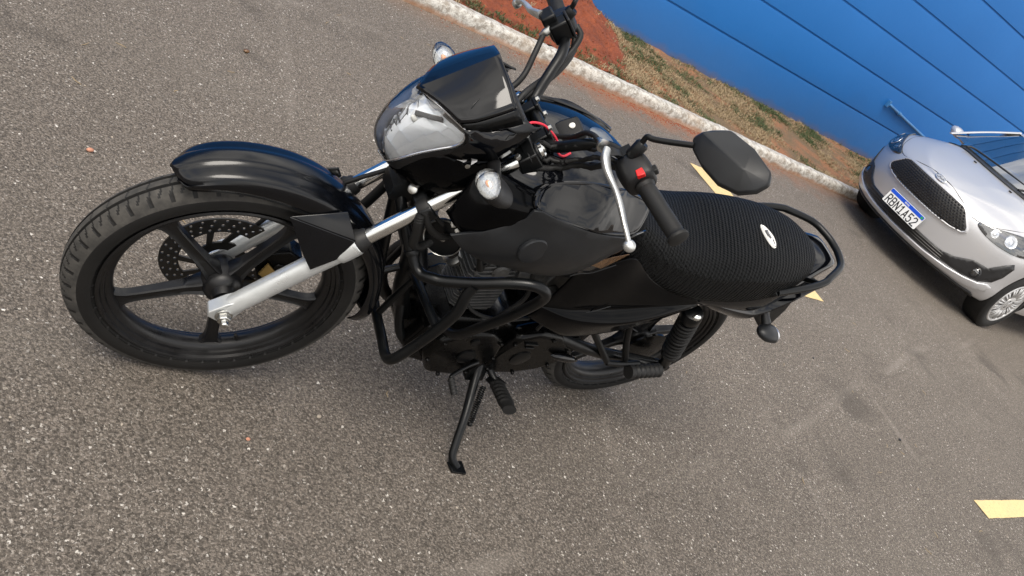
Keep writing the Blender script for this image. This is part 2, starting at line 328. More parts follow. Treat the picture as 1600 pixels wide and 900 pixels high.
def tag(o, label=None, cat_=None, group=None, kind=None):
    if label: o['label'] = label
    if cat_: o['category'] = cat_
    if group: o['group'] = group
    if kind: o['kind'] = kind
    return o
def tps(pts, vals, lam=1e-6):
    P_ = np.array(pts, float); n = len(P_); sc = 1.
    D = np.linalg.norm(P_[:, None]-P_[None], axis=2); K = np.where(D > 0, D**2*np.log(D+1e-12), 0)+lam*np.eye(n)
    Q = np.c_[np.ones(n), P_]; L_ = np.block([[K, Q], [Q.T, np.zeros((3, 3))]]); w = np.linalg.lstsq(L_, np.r_[vals, 0, 0, 0], rcond=None)[0]
    def f(x):
        x = np.atleast_2d(x); d = np.linalg.norm(x[:, None]-P_[None], axis=2); return np.where(d > 0, d**2*np.log(d+1e-12), 0)@w[:n]+w[n]+x@w[n+1:]
    return f
def inside(p, poly):
    c = False; n = len(poly)
    for i in range(n):
        a, b = poly[i], poly[i-1]
        if (a[1] > p[1]) != (b[1] > p[1]) and p[0] < (b[0]-a[0])*(p[1]-a[1])/(b[1]-a[1])+a[0]: c = not c
    return c
def cdt(poly, step):
    poly = [np.array(p[:2], float) for p in poly]; edge = []
    for i in range(len(poly)):
        a, b = poly[i], poly[(i+1) % len(poly)]; n = max(1, int(np.linalg.norm(b-a)/step)); edge += [a+(b-a)*j/n for j in range(n)]
    mn = np.min(edge, 0); mxx = np.max(edge, 0); E_ = np.array(edge); pts = []
    y = mn[1]+step/2; r = 0
    while y < mxx[1]:
        x = mn[0]+step/2*(1+(r % 2))
        while x < mxx[0]:
            if inside((x, y), edge) and np.min(np.linalg.norm(E_-A(x, y), axis=1)) > step*.55: pts.append(A(x, y))
            x += step
        y += step*.87; r += 1
    n = len(edge); out = geometry.delaunay_2d_cdt([Vector(p) for p in edge+pts], [], [list(range(n))], 1, 1e-6)
    return [A(*v) for v in out[0]], out[2]
def panel(mb, outline, extra=(), uv=(0, 2), step=.012, smooth_k=0):
    """outline: 3-D points; uv: the two axes it is flat in; depth is interpolated through outline and extra points"""
    w = [k for k in range(3) if k not in uv][0]
    out = cat(outline, smooth_k, True) if smooth_k else [np.array(p, float) for p in outline]
    ctl = [np.array(p, float) for p in list(outline)+list(extra)]
    f = tps([(p[uv[0]], p[uv[1]]) for p in ctl], [p[w] for p in ctl]); v2, fs = cdt([(p[uv[0]], p[uv[1]]) for p in out], step)
    d = f(np.array(v2)); vs = []
    for q, z in zip(v2, d):
        p = np.zeros(3); p[uv[0]] = q[0]; p[uv[1]] = q[1]; p[w] = z; vs.append(p)
    return mb.add(vs, fs)
def mir(pts): return [A(p[0], -p[1], p[2]) for p in pts]
# ------------------------------------------------------------------ setting
def sheet(name, x0, x1, y0, y1, z, m):
    mb = MB(); mb.add([(x0, y0, z), (x1, y0, z), (x1, y1, z), (x0, y1, z)], [(0, 1, 2, 3)])
    return tag(mb.build(name, m, smooth=False), kind='structure')
KY, WY = 4.32, 5.6
sheet('ground', -250, 250, -250, 250, -.03, M['soil'])
sheet('asphalt', -60, 80, -60, KY+.02, 0, M['asphalt'])
from mathutils import noise as mn
def N(x, y, z=0., s=1., o=4): return mn.fractal(Vector((x*s, y*s, z*s)), 1., 2., o)
# painted bay line (square to the kerb) and lane line (along it), with slightly ragged edges
def stripe(name, x0, x1, y0, y1, label):
    mb = MB(); e = []; st = .02
    per = [(x0, y0), (x1, y0), (x1, y1), (x0, y1)]
    for i in range(4):
        a, b = A(*per[i]), A(*per[(i+1) % 4]); n = int(np.linalg.norm(b-a)/st); d = (b-a)/np.linalg.norm(b-a); nn = A(-d[1], d[0])
        for j in range(n): q = a+(b-a)*j/n; q = q+nn*.0035*N(q[0], q[1], 3, 22); e.append((q[0], q[1], .004))
    mb.add(e, [tuple(range(len(e)))]); o = mb.build(name, M['yellow'], smooth=False); return tag(o, label, kind='structure')
stripe('bay_line', 4.452, 4.712, 2.392, 3.66, 'yellow painted bay line square to the kerb')
stripe('lane_line', 4.469, 5.9, .883, .985, 'yellow painted lane line at the road side of the bay')
# kerb
mb = MB(); rows = []; prof = [(4.322, -.02), (4.320, .0), (4.321, .035), (4.324, .065), (4.333, .082), (4.350, .090), (4.385, .092), (4.42, .090), (4.437, .082), (4.445, .06), (4.446, .0)]
xs = np.arange(-6, 22, .022)
for x in xs:
    r = []
    for i, (y, z) in enumerate(prof):
        k = 0 if i in (0, len(prof)-1) else 1; n1 = N(x, y, z, 7)*.006+N(x, y, z, 30)*.0035+N(x, y+3, z, 1.1)*.006; jt = .006*math.exp(-((x % 1.0-.5)/.012)**2)
        r.append((x, y-k*n1*.8+k*jt*(1 if i < 5 else 0), z+k*(n1*.8-(jt if z > .06 else 0))))
    rows.append(r)
mb.grid(rows); tag(mb.build('kerb', M['kerb'], angle=60), kind='structure')
# verge: uneven soil between kerb and wall
def vz(x, y):
    t_ = (y-4.44)/(WY-4.44); z = .062+.045*t_+.012*N(x, y, 0, 2.5)+.007*N(x, y, 0, 11)
    return z
mb = MB(); rows = []
for x in np.arange(-6, 22, .04): rows.append([(x, y, vz(x, y)) for y in np.linspace(4.43, WY+.05, 30)])
mb.grid(rows); tag(mb.build('verge', M['soil']), kind='structure')
# red earth tipped beside the wall
def mound(x, y):
    a = .95/(1+math.exp((x-4.42-.35*(y-4.6)*.6)/.13))*1/(1+math.exp((2.4-x)/.2))
    k = .16*max(0, min(1, (y-4.42)/.9))**.8*a
    return k+.02*a+N(x, y, 5, 6)*.030*a+N(x, y, 5, 25)*.013*a+N(x, y, 5, 60)*.006*a-.012
mb = MB(); rows = []
for x in np.arange(1.8, 5.3, .022): rows.append([(x, y, vz(x, y)+mound(x, y)) for y in np.linspace(4.44, WY-.003, 56)])
mb.grid(rows); tag(mb.build('red_earth', M['red_earth'], angle=60), 'loose red earth heaped on the verge against the blue wall', None, None, 'stuff')
tag(bpy.data.objects['red_earth'], cat_='earth')
# spilled crumbs of red earth and dry bits by the kerb
mb = MB()
def crumb(mb, x, y, z, r, sq=.6):
    pts = []; a0 = random.random()*6
    for i in range(5): a = a0+i*1.2566; q = r*random.uniform(.7, 1.2); pts.append((x+q*math.cos(a), y+q*math.sin(a), z))
    top = (x+random.uniform(-.3, .3)*r, y+random.uniform(-.3, .3)*r, z+r*sq*random.uniform(.7, 1.3)); mb.add(pts+[top], [(i, (i+1) % 5, 5) for i in range(5)])
for i in range(900):
    x = random.gauss(4.6, .75); y = 4.31-abs(random.gauss(0, .07)); crumb(mb, x, y, 0.0, random.uniform(.002, .008))
for i in range(1500):
    x = random.uniform(3.2, 5.2); y = random.uniform(4.46, 5.5); crumb(mb, x, y, vz(x, y)+max(0, mound(x, y))-.001, random.uniform(.003, .012))
tag(mb.build('red_crumbs', M['red_earth'], smooth=False), 'scattered crumbs of red earth along the kerb foot and verge', 'earth', None, 'stuff')
# loose grit on the asphalt
mb = MB()
for i in range(700):
    x = random.uniform(-.6, 7); y = random.uniform(.3, 4.2); crumb(mb, x, y, 0, random.uniform(.0012, .0034)*(1+.12*x), .7)
tag(mb.build('grit', M['stone'], smooth=False), 'pale grit scattered over the asphalt', 'grit', None, 'stuff')
mb = MB()
for i in range(70):
    x, y = random.uniform(-.4, 5.5), random.uniform(.3, 4.2); a = random.random()*6.28; l = random.uniform(.008, .022); d_ = A(math.cos(a), math.sin(a), 0); n_ = A(-d_[1], d_[0], 0)*random.uniform(.0008, .0016); c_ = A(x, y, .003)
    mb.prism([c_-d_*l-n_*.4, c_+n_*3-n_, c_+d_*l-n_*.3, c_+d_*l+n_*.3, c_+n_*3+n_, c_-d_*l+n_*.4], (0, 0, .0015))
tag(mb.build('straw', M['g_dry'], smooth=False), 'bits of dry straw scattered over the asphalt', 'straw', None, 'stuff')
# grass
mb = MB(); cnt = 0
def tuft(x, y, z, n, h, mi):
    mb.cur = mi
    for _ in range(n):
        a = random.random()*6.283; l = h*random.uniform(.5, 1.3); le = random.uniform(.3, 1.5); bx, by = x+random.gauss(0, .012), y+random.gauss(0, .012); w = random.uniform(.0016, .0034)
        dx, dy = math.cos(a), math.sin(a); c1, c2 = .5*l*le, l*le; 
        z1 = l*.55; z2 = l*max(.15, (1.1-.55*le))
        mb.add([(bx-dy*w, by+dx*w, z-.004), (bx+dy*w, by-dx*w, z-.004), (bx+dx*c1*.6+dy*w*.8, by+dy*c1*.6-dx*w*.8, z+z1), (bx+dx*c1*.6-dy*w*.8, by+dy*c1*.6+dx*w*.8, z+z1), (bx+dx*c2, by+dy*c2, z+z2)], [(0, 1, 2, 3), (3, 2, 4)])
for _ in range(21000):
    x = random.uniform(2.2, 9.6); y = random.uniform(4.45, WY-.02); d = N(x, y, 1, 1.6, 3); m2 = N(x, y, 9, 3.5, 3)
    mo = mound(x, y)
    if mo > .035 and random.random() < .965: continue
    if d < -.16+random.gauss(0, .14): continue
    edge = 1 if (y < 4.72 or y > 5.35) else 0; g = m2+.22*edge+random.gauss(0, .16)
    mi = 0 if g > .44 else (2 if g > .14 else 1)
    tuft(x, y, vz(x, y)+max(0, mo), random.randint(3, 6), random.uniform(.014, .040)*(1.15 if mi == 0 else 1), mi)
tag(mb.build('grass', [M['g_green'], M['g_dry'], M['g_olive']], smooth=False), 'short dry and green grass growing on the verge below the blue wall', 'grass', None, 'stuff')
# wall with horizontal grooves
mb = MB(); gz = [.505, .905, 1.29, 1.655, 2.045, 2.43, 2.82, 3.2, 3.6]; prof = [(0, -.05)]
for z in gz: prof += [(0, z-.030), (.005, z-.010), (.016, z-.007), (.016, z+.005), (0, z+.008)]
prof += [(0, 4.0), (.2, 4.0), (.2, -.05)]
rows = [[(x, WY+d, z) for d, z in prof] for x in np.arange(-8, 30.1, .5)]
mb.grid(rows, cv=True, capu=True); tag(mb.build('wall', M['wall'], angle=25), 'tall bright blue painted wall with long horizontal grooves', 'wall')
# pipe lying along the wall with its collar
t_ = MB(); t_.tube([(8.77, WY-.028, .735), (9.75, WY-.030, .635), (10.9, WY-.030, .52)], .017, 14, sm=False)
pp = tag(t_.build('wall_pipe', M['pipe']), 'thin blue pipe sloping along the blue wall behind the silver car', 'pipe')
t_ = MB(); d_ = A(.98, -.002, -.10); t_.lathe([(.0225, 0), (.0235, .01), (.0235, .05), (.0225, .06)], (9.02, WY-.029, .71), d_, 16); t_.build('collar', M['pipe'], pp)
t_ = MB(); t_.box((8.765, WY-.018, .735), (.03, .036, .075)); t_.build('bracket', M['pipe'], pp, bevel=.003)
# small stray stones and leaf bits
def pebble(x, y, r, m, label):
    b = MB(); b.ell((x, y, r*.55), (r, r*.8, r*.62), seg=9, rings=6)
    for i, v in enumerate(b.v): b.v[i] = v+A(*(r*.25*mn.noise_vector(Vector(v)*60/ (r*100+1))))
    tag(b.build('pebble', m), label, 'pebble', 'pebbles on the asphalt')
for a in [(1.024, 1.229, .006, M['stone'], 'round pale pebble with a dark rim below the side stand, right of the pink one'), (.829, 1.151, .0055, M['stone2'], 'small pink pebble on the asphalt below the front wheel'),
          (.571, 2.106, .010, M['stone2'], 'reddish brown pebble on the asphalt above the front tyre'), (1.196, 3.01, .012, M['bronze'], 'brown dry leaf bit lying on the asphalt near the top edge'),
          (4.191, 1.331, .009, M['ink'], 'small black pebble on the asphalt between the seat and the lane line'), (3.962, 1.832, .007, M['ink'], 'small black pebble on the asphalt just right of the rear turn signal')]: pebble(*a)

# ------------------------------------------------------------------ motorcycle
BM = np.array([[-0.9983211248725251, 0.056814200891204585, 0.01127289715867494], [-0.057921771668831175, -0.979231389307839, -0.19429604875288436], [0.0, -0.19462279612453748, 0.9808781612558548]])
bike = bpy.data.objects.new('motorcycle', None); COL.objects.link(bike); bike.empty_display_size = .3
m4 = Matrix.Identity(4)
for i in range(3):
    for j in range(3): m4[i][j] = BM[i][j]
m4[0][3], m4[1][3] = 2.0165, 1.45757
bike.matrix_world = m4
tag(bike, 'black motorcycle leaning on its side stand, with crash bars, chrome fork and mesh seat cover', 'motorcycle')
RAKE = 0.5168039032752806; cu_, su_ = math.cos(RAKE), math.sin(RAKE)
U = A(-su_, 0, cu_); V_ = A(cu_, 0, su_); Y_ = A(0, 1, 0); A0 = A(1.2972187, 0, .27576532)
S_ = np.array([[0.9940000057670393, 0.10932685292125051, -0.003409950947030779], [-0.10932685292125051, 0.9920620429941287, -0.06213326066327813], [-0.0034099509470307786, 0.06213326066327813, 0.9980620372270894]])
def FK(p): return A0+S_@(U*p[0]+V_*(.045+p[1])+Y_*p[2])
def FW(p): return FK((-p[0]*su_+p[1]*cu_, p[0]*cu_+p[1]*su_, p[2]))      # wheel frame (forward, up, left) of the front wheel
def RW(p): return A(p[0], p[2], .31+p[1])
def fm(pts): return [A(p[0], p[1], -p[2]) for p in pts]

def make_tyre(name, parent, X, R, hw, Rrim, kind):
    # carcass with moulded tread: longitudinal grooves, slanted sipes and shoulder notches
    mb = MB(); NS = 1080; cs = []; dg_ = []
    half = [(0, R), (.003, R), (.0065, R-.0004), (.0085, R-.0008), (.0115, R-.001), (.0135, R-.0014), (.017, R-.0024), (.0205, R-.0042), (.024, R-.0068), (.0275, R-.0102), (.031, R-.0148), (.0345, R-.021), (hw*.955, R-.029), (hw, R-.038), (hw*.99, R-.046), (hw*.93, R-.054), (hw*.82, Rrim+.008), (hw*.72, Rrim+.001), (hw*.68, Rrim-.004)]
    s_ = hw/.040
    prof = [(c*(s_ if i < 12 else 1), r) for i, (c, r) in enumerate(half)]
    full = [(-c, r) for c, r in prof[::-1]]+prof[1:]
    rows = []
    for k in range(NS):
        th = 2*math.pi*k/NS; row = []; flag = []
        for c, r in full:
            ac = abs(c)/s_; d = 0
            cell = (k % 12)
            if .0075 < ac < .0130: d = .0040                                  # circumferential groove
            elif .0135 < ac <= .026:
                sh = (k+int(ac*420)*(1 if c > 0 else -1)) % 12
                if sh in (0, 1): d = .0016
            elif .026 < ac < .033 and (k % 24) in (2, 3, 4, 5): d = .0022
            elif ac < .0068 and (k+int(c*400)) % 24 == 5: d = .0015
            row.append(((r-d)*math.cos(th), (r-d)*math.sin(th), c)); flag.append(d > 0)
        rows.append(row); dg_.append(flag)
    n = len(full)
    mb.v = [np.array(p) for r in rows for p in r]
    for i in range(NS):
        for j in range(n-1):
            a, b = i*n+j, i*n+j+1; c, d = ((i+1) % NS)*n+j+1, ((i+1) % NS)*n+j; mb.f.append((a, b, c, d)); mb.mi.append(1 if (5 < j < n-7 and not (dg_[i][j] or dg_[i][j+1] or dg_[(i+1) % NS][j])) else 0)
    return mb.build(name, [M['tyre'], M['tread']], parent, X, angle=35)
def make_wheel(X, R, hw, phase, nspoke=5, rimw=.033):
    mb = MB(); w = rimw; Rr = R-.062; ri = Rr-.030
    prof = [(Rr-.002, w), (Rr+.001, w+.002), (Rr-.003, w+.004), (Rr-.007, w+.002), (Rr-.009, w-.004), (Rr-.0155, w-.007), (Rr-.017, w-.012), (Rr-.021, w-.014), (ri+.004, w-.017), (ri, w-.022), (ri-.002, 0)]
    loop = prof+[(r, -c) for r, c in prof[::-1][1:]]+[(Rr-.008, -w+.006), (Rr-.014, 0), (Rr-.008, w-.006)]
    mb.lathe(loop, (0, 0, 0), (0, 0, 1), 96, closed=True)
    for k in range(nspoke):
        a = R_(phase)+k*2*math.pi/nspoke; er, et = A(math.cos(a), math.sin(a), 0), A(-math.sin(a), math.cos(a), 0); rows = []
        for r, wd, tk in ((.028, .021, .022), (.05, .0165, .018), (.075, .0135, .0135), (.12, .0125, .0115), (.165, .0125, .0105), (ri-.018, .015, .0105), (ri-.006, .021, .011), (ri+.004, .030, .011)):
            rows.append([er*r+et*x*wd+A(0, 0, 1)*z*tk for x, z in ((-1, -.75), (-.8, -1), (-.45, -.8), (.45, -.8), (.8, -1), (1, -.75), (1, .75), (.8, 1), (.45, .72), (-.45, .72), (-.8, 1), (-1, .75))])
        rows = list(map(list, zip(*[cat([r[j] for r in rows], 3) for j in range(12)]))); mb.grid(rows, cv=True, capu=True)
    mb.lathe([(.012, .052), (.022, .052), (.024, .045), (.026, .036), (.036, .030), (.040, .020), (.043, 0), (.042, -.02), (.038, -.032), (.03, -.045), (.012, -.05)], (0, 0, 0), (0, 0, 1), 40)
    return mb.build('wheel', M['wheel'], bike, X, angle=38, bevel=0)
def make_disc(X, parent, cz, R, r0):
    mb = MB(); n = 30
    def cell(ra, rb, a0, a1, hr, off):
        am = (a0+a1)/2+off*0; rm = (ra+rb)/2; out = []
        P_ = lambda r, a: A(r*math.cos(a), r*math.sin(a), cz)
        out = [P_(ra, a0), P_(ra, am), P_(ra, a1), P_(rm, a1), P_(rb, a1), P_(rb, am), P_(rb, a0), P_(rm, a0)]
        c = P_(rm, am); er, et = A(math.cos(am), math.sin(am), 0), A(-math.sin(am), math.cos(am), 0)
        hole = [c+hr*(-er*.7-et*.7), c-hr*er, c+hr*(-er*.7+et*.7), c+hr*et, c+hr*(er*.7+et*.7), c+hr*er, c+hr*(er*.7-et*.7), c-hr*et]
        mb.add(out+hole, [(i, (i+1) % 8, 8+(i+1) % 8, 8+i) for i in range(8)])
    w = (R-r0)/3
    for j in range(3):
        for k in range(n): a = 2*math.pi*(k+j/3)/n; cell(r0+w*j, r0+w*(j+1), a, a+2*math.pi/n, .0036, 0)
    # carrier arms
    for k in range(10):
        a = 2*math.pi*k/10; b = a+.32; q = []
        P_ = lambda r, a: A(r*math.cos(a), r*math.sin(a), cz)
        mb.add([P_(.045, a-.14), P_(.045, a+.14), P_(r0+.001, b+.09), P_(r0+.001, b-.09)], [(0, 1, 2, 3)])
    for k in range(40):
        a0, a1 = 2*math.pi*k/40, 2*math.pi*(k+1)/40; P_ = lambda r, a: A(r*math.cos(a), r*math.sin(a), cz)
        mb.add([P_(.03, a0), P_(.03, a1), P_(.052, a1), P_(.052, a0)], [(0, 1, 2, 3)])
    return mb.build('brake_disc', M['disc'], parent, X, solid=.0042, smooth=False)
fw = make_wheel(FW, .298, .040, 38, 5); make_tyre('tyre', fw, FW, .298, .0405, .236, 0); make_disc(FW, fw, -.060, .1215, .083)
b_ = MB(); a = R_(-122); d_ = A(math.cos(a), math.sin(a), 0); b_.tube([d_*.206+A(0, 0, .004), d_*.190+A(0, 0, .010), d_*.178+A(0, 0, .013)], [.005, .0045, .004], 8); b_.build('valve', M['rubber'], fw, FW)
rw = make_wheel(RW, .312, .046, 20, 5, .038); make_tyre('tyre', rw, RW, .312, .0475, .250, 1)
b_ = MB(); b_.lathe([(.02, .045), (.065, .05), (.078, .055), (.080, .062), (.05, .066), (.02, .068)], (0, 0, 0), (0, 0, 1), 40); b_.build('drum', M['engine'], rw, RW)

# front fork: sliders, seals, tubes
for sgn in (1, -1):
    c = .0745*sgn; k = .0
    b_ = MB()
    b_.lathe([(.0, -.018), (.012, -.018), (.018, -.010), (.0205, .02), (.021, .10), (.0215, .20), (.0225, .262), (.0255, .266), (.0262, .275), (.0262, .306), (.0250, .312), (.018, .314)], (0, 0, c), (1, 0, 0), 28)
    b_.prism([(-.030, .016, c), (-.020, .026, c), (.02, .020, c), (.05, .008, c), (.05, -.012, c), (.0, -.022, c), (-.026, -.012, c)], (0, 0, .030))
    leg = b_.build('fork_slider', M['alu'] , bike, FK, bevel=.002)
    b_ = MB(); b_.lathe([(.0165, .305), (.0245, .309), (.0250, .318), (.021, .324), (.0195, .332), (.0165, .336)], (0, 0, c), (1, 0, 0), 24); b_.build('dust_seal', M['rubber'], leg, FK)
    b_ = MB(); b_.lathe([(.0155, .30), (.0155, .715), (.012, .718)], (0, 0, c), (1, 0, 0), 24); b_.build('fork_tube', M['chrome'], leg, FK)
    if sgn > 0:
        b_ = MB(); b_.lathe([(.0175, .016), (.0175, .019), (.012, .0205)], (-.004, .0, c), (0, 0, 1), 20); b_.lathe([(.0140, .019), (.0140, .031), (.011, .033), (.0085, .033), (.0085, .043), (.006, .045)], (-.004, .0, c), (0, 0, 1), 6); b_.build('axle_nut', M['steel'], leg, FK, bevel=.0008)
# axle spacer
b_ = MB(); b_.lathe([(.014, .045), (.016, .047), (.016, .052), (.012, .055), (.012, .068)], (0, 0, 0), (0, 0, 1), 20); b_.build('axle_spacer', M['engine'], bike, FK)
# speedometer drive cable & brake hose loop by the fork
b_ = MB(); b_.tube([(.06, .012, -.075), (.20, .045, -.065), (.34, .035, -.05), (.46, .03, -.03), (.6, .04, -.03)], .0048, 10); b_.build('brake_hose', M['rubber'], bike, FK)
b_ = MB(); b_.prism([(.05, -.045, -.062), (.10, -.035, -.062), (.135, -.055, -.062), (.14, -.095, -.062), (.10, -.13, -.062), (.055, -.12, -.062), (.03, -.085, -.062)], (0, 0, .05))
b_.lathe([(.017, -.012), (.019, .0), (.012, .004)], (.085, -.085, -.036), (0, 0, 1), 18); cal = b_.build('brake_caliper', M['engine'], bike, FK, bevel=.004)
b_ = MB(); b_.prism([(.048, -.06, -.030), (.082, -.048, -.030), (.075, -.10, -.030), (.050, -.10, -.030)], (0, 0, .006)); b_.build('caliper_bracket', M['gold'], cal, FK, bevel=.001)
b_ = MB(); b_.prism([(.10, -.10, -.032), (.125, -.085, -.032), (.118, -.125, -.032), (.095, -.135, -.032)], (0, 0, .01)); b_.build('caliper_piston_housing', M['steel'], cal, FK, bevel=.002)

# front mudguard in wheel polar coordinates
def FP(r, deg, c): a = R_(deg); return FW((r*math.cos(a), r*math.sin(a), c))
b_ = MB(); rows = []
for deg, rc, hw_, dr in ((51.5, .333, .026, .014), (53, .338, .045, .024), (58, .344, .053, .030), (66, .348, .056, .036), (76, .3485, .058, .042), (88, .347, .060, .047), (100, .344, .060, .049), (112, .340, .059, .046), (124, .337, .057, .040), (138, .335, .055, .036), (152, .336, .053, .034), (164, .338, .050, .036), (174, .340, .046, .040), (181, .338, .030, .040)):
    half = [(0, 0), (.013, .0015), (.019, .0070), (.34*1, .009), (.58, .0125), (.80, .0175), (.93, .024), (1.0, dr*.75), (.985, dr+.008)]
    pr = [(0, rc), (.15*hw_/.055*.055*6*.2, rc-.0004)]
    pts = [(0, rc), (.28*hw_, rc-.001), (.38*hw_, rc-.0045), (.62*hw_, rc-.0075), (.86*hw_, rc-.0120), (.95*hw_, rc-.020), (1.0*hw_, rc-dr*.7), (.99*hw_, rc-dr-.006)]
    sk = 3.5*max(0, min(1, (70-deg)/18)); full = [FP(r, deg+sk*abs(c)/.05, -c) for c, r in pts[::-1]]+[FP(r, deg+sk*abs(c)/.05, c) for c, r in pts[1:]]
    rows.append(full)
b_.surf(rows, 4, 2); mg = b_.build('front_mudguard', M['guard'], bike, solid=.003, angle=50, offset=-1)
# mudguard side brackets reaching down to the sliders
for sgn in (1, -1):
    Z = lambda a, b, c: (a, b, c*sgn)
    b_ = MB(); P0, P1, P2, P3, P4, P5 = Z(.243, .130, .062), Z(.334, .070, .060), Z(.316, .022, .091), Z(.262, .006, .097), Z(.207, .014, .097), Z(.216, .050, .088)
    b_.add([P0, P2, P3, P4, P5], [(0, 1, 2), (0, 2, 4), (4, 2, 3)]); b_.build('side_bracket', M['guard'], mg, FK, solid=.005, bevel=.0018)
    b_ = MB(); b_.add([P0, P1, P2], [(0, 1, 2)]); b_.build('bracket_facet', M['guard'], mg, FK, solid=.005, bevel=.0018)

# steering: lower and upper yokes, clamps
b_ = MB(); b_.prism([(.462, .02, -.055), (.462, .02, .055), (.462, .012, .095), (.462, -.018, .097), (.462, -.055, .03), (.462, -.055, -.03), (.462, -.018, -.097), (.462, .012, -.095)], (.030, 0, 0)); b_.build('lower_yoke', M['frame'], bike, FK, bevel=.004)
b_ = MB(); b_.prism([(.690, .022, -.05), (.690, .022, .05), (.690, .016, .095), (.690, -.020, .097), (.690, -.065, .03), (.690, -.065, -.03), (.690, -.020, -.097), (.690, .016, -.095)], (.024, 0, 0))
for s in (1, -1): b_.prism([(.665, .018, .078*s), (.690, .018, .078*s), (.690, -.03, .078*s), (.655, -.03, .078*s)], (0, 0, .036)); b_.lathe([(.019, 0), (.019, .008), (.012, .010)], (.700, 0, .0745*s), (1, 0, 0), 20)
uy = b_.build('upper_yoke', M['frame'], bike, FK, bevel=.003)
for s in (1, -1):
    b_ = MB(); b_.lathe([(.0065, 0), (.0065, .006), (.005, .008)], (.668, .022, .088*s), (0, 1, 0), 6); b_.build('clamp_bolt', M['steel'], uy, FK)
    b_ = MB(); b_.lathe([(.006, 0), (.006, .007), (.004, .008)], (.712, .0, .0745*s), (1, 0, 0), 6); b_.build('clamp_bolt', M['steel'], uy, FK)
    b_ = MB(); b_.box((.716, -.012, .042*s), (.040, .036, .024)); b_.box((.737, -.012, .042*s), (.010, .042, .027)); cl = b_.build('handlebar_clamp', M['frame'], bike, FK, bevel=.003)
    for t_ in (.010, -.034):
        b_ = MB(); b_.lathe([(.0058, 0), (.0058, .006), (.004, .007)], (.741, t_, .042*s), (1, 0, 0), 6); b_.build('clamp_bolt', M['steel'], cl, FK)
b_ = MB(); b_.tube([(.45, -.045, 0), (.70, -.045, 0)], .026, 20, sm=False); b_.build('steering_head', M['frame'], bike, FK)
